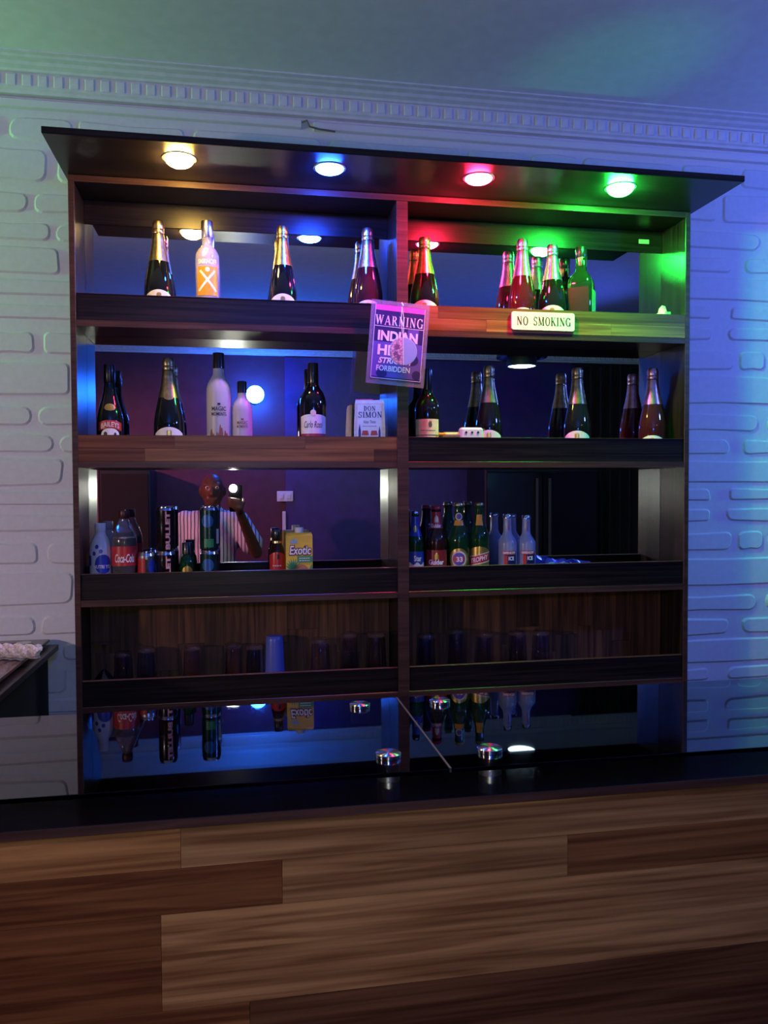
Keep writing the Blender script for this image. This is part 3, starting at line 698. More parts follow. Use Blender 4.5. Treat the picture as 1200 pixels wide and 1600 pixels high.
can_blk = M('black_can', (.012, .010, .012), .22, .3, coat=.4)
can_grn = M('green_navy_can', (.012, .05, .045), .25, .5, coat=.4)
def bullet(z, label, sgn):
    t, pr = can(-.204, label, z, can_blk)
    tx = text2d('BULLET', .04)
    fn = on_turned(pr, .0011)
    obj('brand_outline', text_on(text2d('BULLET', .075), lambda u, v: fn(.006-v, u), .004, .114, -.0075, .0075), lab_red, t)
    obj('brand_lettering', text_on(tx, lambda u, v: (lambda q: (q[0]*1.02, q[1]*1.02, q[2]))(fn(.006-v, u)), .006, .112, -.006, .006), M('pinkish_print', (.80, .50, .50), .4), t)
bullet(0, 'lower black can with pink lettering on the third shelf', 1)
bullet(.126, 'upper black can with pink lettering stacked on its twin', 1)
def green_can(z, label):
    t, pr = can(-.082, label, z, can_grn, R=.0272)
    obj('oval_print', patch(pr, lambda u: .085-.018*math.sqrt(max(0, 1-u*u)), lambda u: .085+.018*math.sqrt(max(0, 1-u*u)), -.85, .45, 18, 4), M('blue_oval_print', (.03, .12, .36), .3, .3), t, True)
    obj('green_print', patch(pr, .010, .034, -.55, .45, 12, 3), lab_green, t, True)
    obj('side_print', patch(pr, .02, .062, .8, 1.25, 6, 2), lab_cream, t, True)
green_can(0, 'lower green and blue can on the third shelf')
green_can(.126, 'upper green and blue can stacked on its twin')
t, pr = can(-.258, 'short silver, blue and red can between the cola bottle and black cans', 0, M('silver_can', (.55, .56, .62), .25, .9), R=.0250, H=.124)
obj('blue_print', patch(pr, lambda u: .085-.022*math.sqrt(max(0, 1-u*u)), lambda u: .085+.018*math.sqrt(max(0, 1-u*u)), .15, 1.1, 12, 3), lab_blue, t, True)
obj('red_print', patch(pr, .012, .108, -1.3, -.15, 12, 3), lab_red, t, True)
obj('dark_print', patch(pr, .012, .104, -.15, .12, 8, 3), ink, t, True)
# small dark green bottle
R = .0215; pr = [(0, 0), (.9*R, 0), (R, .004), (R, .085), (.9*R, .10), (.62*R, .112), (.5*R, .120), (.5*R, .126)]
t = bottle_thing('mini_liqueur_bottle', 'small dark green bottle with black cap between the can stacks', 'bottle', -.145, 2)
obj('bottle_body', lathe(pr+[(0, .126)]), g_green, t, True)
obj('screw_cap', lathe([(.55*R, .115), (.66*R, .117), (.66*R, .146), (.6*R, .149), (0, .149)], 24), foil_black, t, True)
obj('gold_label', patch(pr, .035, lambda u: .084-.012*u*u, -.7, .7, 14, 3), lab_gold, t, True)
# red label bottle
R = .0225; pr = [(0, 0), (.9*R, 0), (R, .005), (R, .105), (.93*R, .120), (.72*R, .136), (.50*R, .148), (.46*R, .156)]
t = bottle_thing('small_spirit_bottle', 'small dark bottle with red label beside the yellow juice carton', 'bottle', .112, 2)
obj('bottle_body', lathe(pr+[(0, .156)]), g_brown, t, True)
obj('screw_cap', lathe([(.50*R, .148), (.58*R, .150), (.58*R, .180), (.54*R, .182), (0, .182)], 24), foil_black, t, True)
obj('neck_band', lathe([(.60*R, .1435), (.62*R, .1435), (.60*R, .150)], 20), foil_gold, t, True)
obj('red_label', patch(pr, .02, lambda u: .118-.010*u*u, -1.25, 1.25, 18, 5), M('bright_red_label', (.62, .03, .03), .3), t, True)
obj('label_figure', patch(pr, .098, .112, .0, .28, 8, 2, .0011), ink, t, True)
obj('label_print', text_on(dashes(4, 3), on_turned(pr), -.014, .012, .076, .081), lab_cream, t)
# juice carton
t = bottle_thing('juice_carton', 'yellow fruit juice carton with pineapple print on the third shelf', 'carton', .176, 2, y=2.372)
HB = .166
obj('carton_body', loft([[(.0385*x, .029*y, z) for x, y in ((-1, -1), (1, -1), (1, 1), (-1, 1))] for z in (0, HB)]+[[(.036*x, .026*y+.002, HB+.008) for x, y in ((-1, -1), (1, -1), (1, 1), (-1, 1))]]), lab_yellow, t)
obj('screw_cap', lathe([(.0125, HB+.006), (.0125, HB+.021), (.0115, HB+.023), (0, HB+.023)], 24), white_pl, t, True)
ff = on_front(-.0296); ff2 = on_front(-.0302); ff3 = on_front(-.0307)
obj('brand_outline', text_on(text2d('Exotic', .11, .15), ff, -.030, .036, .108, .140), M('maroon_print', (.12, .01, .04), .5), t)
obj('brand_lettering', text_on(text2d('Exotic', .02, .15), ff2, -.028, .034, .111, .137), ink_w, t)
obj('maker_lettering', text_on(text2d('chi', .05), ff, -.026, -.006, .143, .158), M('light_blue_print', (.25, .45, .75), .5), t)
obj('green_banner', text_on(poly2([(0, 0), (1, 0), (1, 1), (0, 1)]), ff2, -.006, .038, .088, .107), lab_green, t)
obj('banner_print', join(text_on(dashes(5, 5), ff3, .000, .030, .099, .102), text_on(dashes(5, 6), ff3, .000, .030, .092, .095)), ink_w, t)
pine = []
for k in range(9):
    a = math.radians(20+k*17); pine.append(text_on(([(-.5, 0), (.5, 0), (0, 1)], [(0, 1, 2)]), lambda u, v, a=a: ff(-.018+u*math.sin(a)*.012+v*math.cos(a)*.026, .066+v*math.sin(a)*.036-u*math.cos(a)*.012), 0, 1, 0, 1))
obj('pineapple_leaves', join(*pine), lab_green, t)
obj('pineapple_print', ([ff(.002+.026*math.cos(2*PI*k/20), .060+.024*math.sin(2*PI*k/20)) for k in range(20)], [tuple(range(20))]), M('pineapple_brown', (.42, .19, .07), .5), t)
obj('leaf_print', text_on(([(0, 0), (1, .1), (.9, 1)], [(0, 1, 2)]), ff2, .026, .038, .062, .086), lab_green, t)

# third shelf, right bay: beers
def beer(x, label, glass, R, H, neck, fn_labels, y=YBT):
    s = H/.255
    pr = [(0, 0), (.92*R, 0), (R, .006), (R, .140*s), (.965*R, .152*s), (.84*R, .166*s), (.66*R, .180*s), (.53*R, .193*s), (.45*R, .208*s), (.40*R, .228*s), (.385*R, .243*s)]
    t = bottle_thing('beer_bottle', label, 'bottle', x, 2, y=y, group='beer bottles on the third shelf')
    obj('bottle_body', lathe(pr+[(0, .243*s)]), glass, t, True)
    obj('neck_ring', lathe([(.40*R, .236*s), (.44*R, .238*s), (.44*R, .243*s), (.40*R, .245*s)], 20), glass, t, True)
    obj('crown_cap', lathe([(.40*R, .245*s), (.455*R, .246*s), (.44*R, .252*s), (.36*R, .255*s), (0, .2555*s)], 21), neck, t, True)
    fn_labels(t, pr, s)
def circ(z, h): return (lambda u: z-h*math.sqrt(max(0, 1-u*u)), lambda u: z+h*math.sqrt(max(0, 1-u*u)))
def L_star(t, pr, s):
    obj('neck_label', patch(pr, .172*s, .236*s, -2.2, 2.2, 24, 6), lab_blue, t, True)
    obj('neck_emblem', patch(pr, *circ(.196*s, .010), -.4, .4, 12, 2, .0012), lab_gold, t, True)
    obj('body_label', patch(pr, .045, .112, -1.3, 1.3, 22, 3), lab_blue, t, True)
    obj('brand_lettering', text_on(text2d('Star', .03), on_turned(pr), -.004, .020, .083, .100), ink_w, t)
    obj('label_skyline', patch(pr, .045, lambda u: .076+.004*math.sin(9*u), -1.25, 1.25, 22, 2, .0010), lab_white, t, True)
def L_gulder(t, pr, s):
    obj('neck_label', patch(pr, .186*s, .240*s, -1.7, 1.7, 24, 6), lab_red, t, True)
    obj('neck_figure', patch(pr, lambda u: .204*s, lambda u: .226*s-.009*u*u, -.35, .45, 10, 3, .0012), lab_cream, t, True)
    obj('neck_lettering', text_on(text2d('Gulder', .03), on_turned(pr, .0016), -.017, .017, .188*s, .200*s), ink_w, t)
    obj('body_label', patch(pr, .040, .116, -1.15, 1.15, 22, 3), M('dark_red_label', (.24, .018, .02), .35), t, True)
    obj('label_figure', patch(pr, .088, lambda u: .110-.010*abs(u), -.16, .22, 8, 3, .0011), lab_gold, t, True)
    obj('brand_lettering', text_on(text2d('Gulder', .03), on_turned(pr, .0016), -.024, .024, .072, .088), ink_w, t)
def L_33(t, pr, s):
    obj('neck_label', patch(pr, .186*s, .202*s, -.8, .8, 14, 3), lab_orange, t, True)
    obj('neck_emblem', patch(pr, *circ(.213*s, .011), -.75, .75, 14, 3, .0010), lab_cream, t, True)
    obj('neck_disc', patch(pr, *circ(.213*s, .008), -.5, .5, 14, 3, .0014), M('violet_print', (.12, .07, .32), .4), t, True)
    obj('body_label', patch(pr, *circ(.088, .032), -.92, .92, 26, 5), lab_gold, t, True)
    obj('label_disc', patch(pr, *circ(.088, .024), -.68, .72, 24, 4, .0010), lab_cream, t, True)
    obj('inner_disc', patch(pr, *circ(.088, .019), -.56, .58, 24, 4, .0014), M('violet_label', (.14, .08, .35), .4), t, True)
    obj('red_band', patch(pr, .080, .094, -.5, .5, 14, 2, .0017), lab_red, t, True)
    obj('brand_lettering', text_on(text2d('33', .04), on_turned(pr, .0024), -.008, .012, .079, .095), ink_w, t)
def L_trophy(t, pr, s):
    obj('neck_label', patch(pr, .186*s, .218*s, -.6, .6, 14, 3), lab_orange, t, True)
    obj('body_label', patch(pr, .045, lambda u: .124-.012*u*u, -1.05, 1.05, 22, 4), lab_gold, t, True)
    sl = lambda u: .086+.008*u
    obj('slanted_band', patch(pr, lambda u: sl(u)-.011, lambda u: sl(u)+.011, -1.1, 1.1, 22, 2, .0012), lab_red, t, True)
    f = on_turned(pr, .0020)
    obj('brand_lettering', text_on(text2d('TROPHY', .02, .1), lambda u, v: f(u, v+.26*u), -.029, .029, .079, .094), ink_w, t)
    for o in (-.014, .013): obj('band_edge', patch(pr, lambda u: sl(u)+o, lambda u: sl(u)+o+.0018, -1.1, 1.1, 22, 1, .0014), ink_w, t, True)
beer(.527, 'slim beer bottle with blue labels beside the centre divider', g_green, .0260, .234, chrome, L_star)
beer(.592, 'brown beer bottle with dark red labels', g_brown, .0335, .248, lab_red, L_gulder)
beer(.663, 'green beer bottle with round gold and violet label', g_green, .0335, .258, foil_gold, L_33)
beer(.728, 'green beer bottle with slanted red band label', g_green, .0325, .258, foil_olive, L_trophy)
def ice(x, label, H):
    R = .0292; s = H/.22
    pr = [(0, 0), (.92*R, 0), (R, .005), (R, .128*s), (.98*R, .137*s), (.80*R, .146*s), (.52*R, .158*s), (.44*R, .166*s), (.41*R, .20*s), (.41*R, .208*s)]
    t = bottle_thing('ice_drink_bottle', label, 'bottle', x, 2, group='frosted blue mixer bottles')
    obj('bottle_body', lathe(pr+[(0, .208*s)]), g_frostb, t, True)
    obj('crown_cap', lathe([(.42*R, .207*s), (.50*R, .208*s), (.48*R, .216*s), (.40*R, .22*s), (0, .22*s)], 21), chrome, t, True)
    f = on_turned(pr, .0016)
    obj('body_label', patch(pr, .045, .104, -.25, 1.05, 16, 3), lab_navy, t, True)
    obj('red_strip', patch(pr, .045, .095, -.35, .0, 6, 3, .0010), lab_red, t, True)
    obj('label_banner', patch(pr, .097, .109, -.55, 1.0, 14, 1, .0010), lab_red, t, True)
    obj('brand_lettering', join(text_on(text2d('SMIRNOFF', .03), f, -.015, .026, .099, .107), text_on(text2d('ICE', .04), f, .004, .022, .080, .092)), ink_w, t)
    obj('neck_lettering', text_on(text2d('SMIRNOFF', .02), lambda u, v: f(v, u), .170*s, .200*s, .002, .007), lab_red, t)
ice(.818, 'frosted blue mixer bottle next to the green beers', .221)
ice(.879, 'frosted blue mixer bottle, last of the bottles on the right third shelf', .217)
# blue plastic bag
def bag():
    rr = random.Random(3); V, F = [], []; nx, ny = 16, 7
    for i in range(nx):
        for j in range(ny):
            u, v = i/(nx-1), j/(ny-1)
            h = (.080*math.sin(PI*min(1, v*1.05))**.6*(1-.32*u)*(1 if u > .03 else .8) + rr.uniform(-.006, .006)) if 0 < j < ny-1 else .001
            V.append((-.10+.24*u+rr.uniform(-.004, .004), -.045+.09*v, max(.001, h*(1 if 0 < i < nx-1 else .5))))
    for i in range(nx-1):
        for j in range(ny-1): q = i*ny+j; F.append((q, q+ny, q+ny+1, q+1))
    return V, F
t = bottle_thing('plastic_bag', 'crumpled blue plastic bag on the third shelf right of the mixer bottles', 'bag', 1.03, 2, y=2.378, rz=0)
obj('bag_film', bag(), M('blue_bag_film', (.06, .12, .62), .28, coat=.3), t)
# crumpled tissue on the top shelf and a strip of tape
def crumple(rad, seed, sz=(1, 1, 1)):
    bm = bmesh.new(); bmesh.ops.create_icosphere(bm, subdivisions=3, radius=rad); rr = random.Random(seed)
    for v in bm.verts:
        k = rr.uniform(.78, 1.12); v.co = Vector((v.co.x*k*sz[0], v.co.y*k*sz[1], max(-rad*.75, v.co.z*k)*sz[2]))
    zmin = min(v.co.z for v in bm.verts)
    bm.verts.index_update(); r = [(v.co.x, v.co.y, v.co.z-zmin) for v in bm.verts], [tuple(v.index for v in f.verts) for f in bm.faces]; bm.free(); return r
t = bottle_thing('crumpled_tissue', 'crumpled white tissue in the right corner of the top shelf', 'tissue', 1.327, 0, y=2.365, rz=0)
obj('tissue_wad', crumple(.034, 4, (.95, .8, 1.8)), lab_white, t)
tp = tag(obj('tape_strip', box(-.018, .018, -.0004, .0004, -.007, .007), M('pale_tape', (.45, .5, .45), .5)), 'short strip of pale tape on the header above the right mirror', 'tape')
tp.location = (1.30, YM-.005, CZ+.790)

# ------------------------------------------------------------------ fourth shelf: upturned glasses
def tumbler(x, H, R, label, m=None, y=YBT, cat='glass'):
    t = thing('upturned_tumbler', label, cat, (x, y, CZ+ZS[3]), 0, 'upturned tumblers on the bottom shelf')
    th = .0022; rt = R*.80
    out = [(R, 0), (R*.985, .02), (rt*1.03, H-.012), (rt*.97, H-.003), (rt*.85, H), (0, H)]
    inn = [(0, H-.012), (rt*.85, H-.012), (rt*.93, H-.016), (R*.985-th, .02), (R-th, 0)]
    V, F = lathe(inn+out, 32)
    obj('tumbler_glass', lathe(inn[:1]+inn[1:]+out, 32), m or g_tumbler, t, True)
    return t
TUM = [(-.326, .135, .029, 'first upturned tumbler right of the upside down stem glass'), (-.261, .145, .030, 'second upturned tumbler right of the upside down stem glass'),
       (-.135, .146, .028, 'clear upturned tumbler standing alone in the left bottom bay'), (-.020, .147, .029, 'left one of the two touching tumblers before the blue cup'),
       (.043, .141, .031, 'right one of the two touching tumblers, next to the blue cup'), (.236, .152, .032, 'first tumbler right of the blue cup'),
       (.322, .166, .030, 'middle tumbler of the three right of the blue cup'), (.404, .163, .033, 'tumbler beside the centre divider in the left bottom bay'),
       (.558, .154, .032, 'tumbler beside the centre divider in the right bottom bay'), (.655, .164, .033, 'second upturned tumbler in the right bottom bay'),
       (.744, .150, .032, 'third upturned tumbler in the right bottom bay'), (.850, .152, .032, 'fourth upturned tumbler in the right bottom bay'), (.927, .150, .031, 'last upturned tumbler in the right bottom bay')]
for a in TUM: tumbler(*a)
t = tumbler(.102, .165, .031, 'blue plastic cup upside down among the bottom shelf tumblers', M('blue_plastic_cup', (.13, .17, .62), .3, trans=.2), cat='cup')
t.name = 'blue_plastic_cup'; t['group'] = 'plastic cups'
t = thing('stem_glass', 'stemmed cocktail glass upside down at the left end of the bottom shelf', 'glass', (-.378, YBT, CZ+ZS[3]))
obj('bowl', lathe([(.0385, 0), (.0365, .03), (.030, .055), (.016, .075), (.006, .085), (.004, .088), (0, .088), (0, .082), (.013, .073), (.028, .054), (.0345, .03), (.0365, 0), (.0385, 0)], 32), g_tumbler, t, True)
obj('stem', lathe([(0, .086), (.0045, .088), (.0038, .12), (.004, .150), (.007, .158), (0, .158)], 20), g_tumbler, t, True)
obj('foot', lathe([(0, .156), (.010, .157), (.030, .162), (.033, .1635), (.032, .1655), (0, .1665)], 32), g_tumbler, t, True)

# ------------------------------------------------------------------ signs
t = thing('no_smoking_sign', 'white plate reading NO SMOKING on the upper right shelf lip', 'sign', (.9005, YC-.0015, CZ+.4915))
def rrect(wd, h, r, y0, y1, n=5):
    pts = []
    for cx, cz, a0 in ((wd/2-r, h/2-r, 0), (-wd/2+r, h/2-r, 90), (-wd/2+r, -h/2+r, 180), (wd/2-r, -h/2+r, 270)):
        pts += [(cx+r*math.cos(math.radians(a0+90*i/n)), cz+r*math.sin(math.radians(a0+90*i/n))) for i in range(n+1)]
    m = len(pts); V = [(x, y0, z) for x, z in pts]+[(x, y1, z) for x, z in pts]
    return V, [(i, (i+1) % m, m+(i+1) % m, m+i) for i in range(m)]+[tuple(range(m)), tuple(range(m, 2*m))]
obj('plate', rrect(.197, .053, .007, -.0055, 0), M('white_sign_plate', (.80, .80, .80), .35), t)
obj('border', rrect(.1985, .0545, .0075, -.0035, -.0005), M('sign_rim', (.5, .5, .5), .4), t)
obj('lettering', join(text_on(serif2d('NO'), on_front(-.0060), -.083, -.048, -.0125, .0125), text_on(serif2d('SMOKING'), on_front(-.0060), -.031, .086, -.0125, .0125)), ink, t)

hz = thing('warning_sheet', 'laminated WARNING sheet in blue-lit purple hanging on a string from the shelf', 'sign', (.462, 2.278, CZ+.517))
HR = Matrix.Rotation(math.radians(4.6), 4, 'Y')
def hs(name, vf, m): return obj(name, xf(vf, HR), m, hz)
hs('laminate', box(-.083, .087, -.0006, .0006, -.226, .012), M('clear_laminate', (.75, .72, .95), .12, trans=.82, ior=1.1, coat=.5))
pap = M('blue_lit_paper', (.028, .018, .12), .38, coat=.4)  # violet cast of the blue light is put into paper and print colours
hs('paper', box(-.072, .076, -.0014, -.0007, -.212, .000), pap)
hs('paper_back', box(-.072, .076, .0007, .0013, -.212, .000), M('olive_paper_back', (.42, .46, .34), .5))
hs('pale_swirl', join(*[text_on(poly2([(0, 0), (1, 0), (1, 1), (0, 1)]), on_front(-.0017), a, b, c, d) for a, b, c, d in ((.028, .060, -.105, -.062), (-.070, .074, -.205, -.105))]), M('blue_lit_print', (.12, .085, .42), .4, coat=.3))
for cx, cz, rx, rz in ((-.040, -.195, .016, .011), (.062, -.192, .013, .013), (.045, -.150, .020, .016)):
    hs('dark_swirl', ([on_front(-.0020)(cx+rx*math.cos(2*PI*k/18), cz+rz*math.sin(2*PI*k/18)) for k in range(18)], [tuple(range(18))]), M('blue_lit_dark_print', (.03, .02, .14), .4, coat=.3))
hs('pink_band', text_on(poly2([(0, 0), (1, 0), (1, 1), (0, 1)]), on_front(-.0018), -.071, .075, -.016, -.001), M('hot_pink_print', (.85, .10, .50), .4))
lilac = M('lilac_white_print', (.80, .76, .92), .4)
hs('frame_line', join(*[text_on(poly2([(0, 0), (1, 0), (1, 1), (0, 1)]), on_front(-.0022), *q) for q in ((-.071, -.0695, -.210, -.001), (.0735, .075, -.210, -.001), (-.071, .075, -.210, -.2085), (-.071, .075, -.062, -.0605))]), lilac)
F_ = on_front(-.0024)
hs('lettering', join(text_on(serif2d('WARNING'), F_, -.068, .071, -.057, -.030), text_on(text2d('INDIAN', .04), F_, -.058, .058, -.102, -.073), text_on(text2d('HEMP', .04), F_, -.056, .048, -.143, -.113), text_on(text2d('STRICTLY', .03, .25), F_, -.052, .052, -.166, -.149), text_on(text2d('FORBIDDEN', .02), F_, -.056, .042, -.188, -.172)), lilac)
ho = thing('hook_string', 'white string with a small hook holding the round tag over the warning sheet', 'string', (.466, 2.272, CZ+.522))
obj('hook', tube([(0, .028, -.004), (0, .010, .004), (0, -.002, .004), (.003, -.004, -.004), (0, -.002, -.012)], .0016, 6), white_pl, ho)
obj('string_loop', join(tube([(0, -.003, -.008), (-.004, -.008, -.05), (.001, -.012, -.098)], .0008, 5), tube([(0, -.003, -.008), (.004, -.008, -.04), (.002, -.012, -.098)], .0008, 5)), ink_w, ho)
tg = thing('round_tag', 'round pale tag with a crest hanging in front of the warning sheet', 'tag', (.4665, 2.257, CZ+.386))
obj('disc', xf(lathe([(0, -.001), (.039, -.001), (.040, 0), (.039, .001), (0, .001)], 40), Matrix.Rotation(PI/2, 4, 'X')), M('pale_blue_tag', (.30, .42, .70), .35), tg, True)
obj('crest_print', ([(.0385*math.cos(a), -.0014, .0385*math.sin(a)) for a in [PI/2+PI*k/20 for k in range(21)]], [tuple(range(21))]), M('crest_print', (.50, .33, .42), .5, speck=.6, scale=180), tg)
obj('fold_line', box(-.0008, .0008, -.002, -.0012, -.039, .039), ink_w, tg)
for k, (x, z, s_) in enumerate(((-.017, .012, .010), (-.022, -.006, .008), (-.014, -.016, .009))):
    obj('crest_mark', ([(x+s_*math.cos(2*PI*i/10)*(1 if i % 2 else .6), -.0018, z+s_*math.sin(2*PI*i/10)*(1 if i % 2 else .6)) for i in range(10)], [tuple(range(10))]), M('crest_mark_%d' % k, (.20, .08, .22), .5), tg)

# ------------------------------------------------------------------ the room behind the camera, seen in the mirrors
# blue globe lamp on a wall arm
gb = thing('blue_wall_lamp', 'glaring blue globe lamp on a wall arm, mirrored above the small vodka bottle', 'lamp', (.127, YF, CZ+.655))
obj('wall_plate', xf(lathe([(0, 0), (.05, 0), (.045, .02), (0, .022)], 24), Matrix.Rotation(-PI/2, 4, 'X')), black_pl, gb, True)
obj('arm', tube([(0, .015, 0), (0, .1, -.01), (0, .185, 0)], .008, 8), black_pl, gb)
obj('globe', xf(lathe([(0, -.062)]+[(.062*math.cos(a), .062*math.sin(a)) for a in [-PI/2+PI*k/14 for k in range(1, 14)]]+[(0, .062)], 28), Matrix.Translation((0, .235, 0))), M('blue_globe', (.1, .1, .2), .3, emit=(.012, .14, 1.0), es=185), gb, True)
# black dome pendant
pd = thing('dome_pendant', 'black dome pendant lamp with a white glowing face, mirrored on the second shelf', 'lamp', (1.612, 2*YM-4.44, CZ+.689))
obj('shade', lathe([(.145, .050), (.142, .075), (.125, .115), (.085, .15), (.03, .165), (.012, .17), (0, .17), (0, .163), (.08, .143), (.118, .110), (.135, .073), (.138, .050), (.145, .050)], 36), black_pl, pd, True)
obj('lamp_neck', lathe([(.05, .14), (.085, .06), (.088, .004), (.080, .0), (.078, .004), (.076, .05), (.045, .13)], 30), black_pl, pd, True)
obj('glowing_face', lathe([(0, -.004), (.05, -.002), (.0775, .004), (0, .010)], 30), M('cool_white_face', (.2, .2, .2), .3, emit=(.55, .85, 1.0), es=14), pd, True)
obj('cord', tube([(0, 0, .168), (0, 0, CEIL-CZ-.689)], .004, 6), black_pl, pd)
# drinks cooler, curtain, speaker stack, switch plate
fr = thing('drinks_cooler', 'tall black double-door drinks cooler mirrored on the third shelf', 'cooler', (2.165, YF+.30, 0))
obj('cabinet', box(-.445, .395, -.27, .20, .08, CZ+.17, .01), black_pl, fr)
obj('plinth', box(-.43, .38, -.25, .17, 0, .08), black_pl, fr)
for a_, b_, h_ in ((-.44, -.03, -.075), (-.022, .39, .02)):
    d = obj('door', box(a_, b_, .202, .226, .20, CZ+.10, .004), M('black_door_glass', (.008, .008, .010), .08), fr)
    obj('door_handle', box(h_-.009, h_+.009, .226, .255, .75, CZ+.06, .004), M('grey_handle', (.06, .065, .07), .4), d)
obj('header', box(-.44, .39, .202, .22, CZ+.11, CZ+.165), M('dark_header', (.02, .02, .022), .4), fr)
cu = []
cv, cf = [], []
for i in range(61):
    x = i/60*.70; y = .06+.035*math.sin(i*.9); cv += [(x, y, .03), (x, y, CZ+.93), (x, y-.012, .03), (x, y-.012, CZ+.93)]
    if i:
        q = 4*i; cf += [(q-4, q, q+1, q-3), (q-2, q+2, q+3, q-1), (q-3, q+1, q+3, q-1), (q-4, q, q+2, q-2)]
ctn = thing('dark_curtain', 'long dark curtain in the far corner mirrored behind the right shelf bottles', 'curtain', (2.59, YF+.022, 0))
obj('cloth', (cv, cf), M('dark_brown_cloth', (.018, .010, .012), .8, speck=.2), ctn)
obj('curtain_rail', box(-.04, .73, .05, .075, CZ+.93, CZ+.95), black_pl, ctn)
sk = thing('loudspeaker_stack', 'tall black loudspeaker cabinet mirrored behind the soft drink bottles', 'loudspeaker', (-.737, YF+.22, 0))
obj('cabinet', box(-.170, .170, -.20, .17, 0, CZ+.13, .01), black_pl, sk)
obj('front_grille', box(-.150, .150, .170, .182, .06, CZ+.10, .004), M('black_grille_cloth', (.008, .008, .009), .9, speck=.3, scale=300), sk)
sw = thing('switch_plate', 'white double switch plate with trunking on the wall mirrored above the juice carton', 'switch', (.341, YF+.023, CZ-.062))
obj('plate', box(-.059, .059, 0, .012, -.038, .038, .003), white_pl, sw)
for s_ in (-1, 1): obj('rocker', box(s_*.026-.014, s_*.026+.014, .012, .017, -.018, .018, .002), white_pl, sw)
obj('trunking', box(-.021, .004, 0, .014, -.30, -.11, .002), white_pl, sw)
# coloured party lamps, and one added blue fill for the ceiling
def party(key, label):
    loc, tgt, colr, pw, cone, blend, rl = LAMPS[key]
    d = (Vector(tgt)-Vector(loc)).normalized(); q = d.to_track_quat('-Z', 'Y')
    t = thing('party_spotlight', label, 'spotlight', loc); t.rotation_mode = 'QUATERNION'; t.rotation_quaternion = q
    obj('housing', lathe([(0, .16), (rl*.7, .155), (rl*1.1, .12), (rl*1.25, .02), (rl*1.3, 0), (rl*1.2, .0), (rl*1.15, .015), (0, .02)], 24), black_pl, t, True)
    obj('lens', lathe([(0, .012), (rl, .014), (rl, .016), (0, .016)], 24), M('lens_'+key, (.1, .1, .1), .3, emit=colr, es=3), t)
    obj('yoke', tube([(-rl*1.4, 0, .06), (-rl*1.5, rl, .12), (0, rl*1.2, .20), (rl*1.5, rl, .12), (rl*1.4, 0, .06)], .007, 6), black_pl, t)
    l = bpy.data.lights.new('spot_'+key, 'SPOT'); l.energy = pw; l.color = colr; l.spot_size = math.radians(cone); l.spot_blend = blend; l.shadow_soft_size = rl
    lo = bpy.data.objects.new('spot_'+key, l); link(lo, t); lo.location = (0, 0, -.01)
party('white', 'party spotlight on the maroon wall throwing pale light at the bar')
party('blue', 'blue party spotlight at the right of the bar')
party('up', 'added blue fill spotlight at the right aimed up at the ceiling')
party('green', 'green party spotlight high on the left beside the stone wall')
party('red', 'red party spotlight on the left aimed at the maroon wall')
party('cyan', 'green party spotlight at the far right grazing the stone wall')
party('beam', 'narrow green beam spotlight aimed at the ceiling')

# ------------------------------------------------------------------ phone with its torch, held at the lens
ph = thing('smartphone', 'dark smartphone with glaring torch held up by the man in the mirror', 'phone', (0, 0, CZ))
ph.matrix_world = Matrix.Translation((0, 0, CZ)) @ CAMROT
obj('phone_body', rrect(.076, .160, .010, -.0045, .0045), M('phone_shell', (.01, .01, .012), .2), ph)
pb = ph.children[0]; pb.matrix_parent_inverse = Matrix.Identity(4); pb.rotation_euler = (-PI/2, 0, 0); pb.location = (-.010, -.062, .0115)
pb.rotation_euler = (PI/2, 0, 0)
obj('torch_lens', lathe([(0, -.0005), (.022, 0), (.023, .003), (0, .0045)], 28), M('torch_glare', (.2, .2, .2), .3, emit=(1.0, 1.0, .80), es=160), ph, True).location = (-.026, -.002, .003)
tl = bpy.data.lights.new('torch', 'SPOT'); tl.energy = 8.5; tl.color = (.92, 1.0, .82); tl.spot_size = math.radians(125); tl.spot_blend = .8; tl.shadow_soft_size = .012
tlo = bpy.data.objects.new('torch', tl); link(tlo, ph); tlo.location = (-.026, -.002, -.004)

# ------------------------------------------------------------------ the man taking the photograph
def capsule(a, b, ra, rb, n=12):
    a, b = Vector(a), Vector(b); d = b-a; L_ = max(d.length, 1e-4); q = d.to_track_quat('Z', 'Y').to_matrix().to_4x4()
    pr = [(0, -ra)]+[(ra*math.cos(t), ra*math.sin(t)) for t in (-1.1, -.6, -.2)]+[(rb*math.cos(t), L_+rb*math.sin(t)) for t in (.2, .6, 1.1)]+[(0, L_+rb)]
    return xf(lathe(pr, n), Matrix.Translation(a) @ q)
def ball(c, r): 
    v, f = lathe([(0, -1)]+[(math.cos(t), math.sin(t)) for t in [-PI/2+PI*k/10 for k in range(1, 10)]]+[(0, 1)], 18)
    return [(c[0]+x*r[0], c[1]+y*r[1], c[2]+z*r[2]) for x, y, z in v], f
man = thing('person', 'bald man in a striped short-sleeved shirt holding up a phone, seen in the mirror', 'person', (-.16, -.46, 0))
def rem(name, parts, m, vox, smooth=4):
    o = obj(name, join(*parts), m, man, True)
    r = o.modifiers.new('remesh', 'REMESH'); r.mode = 'VOXEL'; r.voxel_size = vox; r.use_smooth_shade = True
    s = o.modifiers.new('smooth', 'SMOOTH'); s.factor = .5; s.iterations = smooth
    return o
skin = M('dark_brown_skin', (.12, .048, .026), .42, speck=.08, scale=30)
SH = {}
hd = (0, .03, 1.565)
sR, sL = (.165, 0, 1.372), (-.175, 0, 1.372)
eR, wR = (.270, .20, 1.175), (.168, .395, 1.440)      # right arm bent up to the phone
eL, wL = (-.235, -.02, 1.09), (-.20, .14, .88)        # left arm hanging
hip = .94
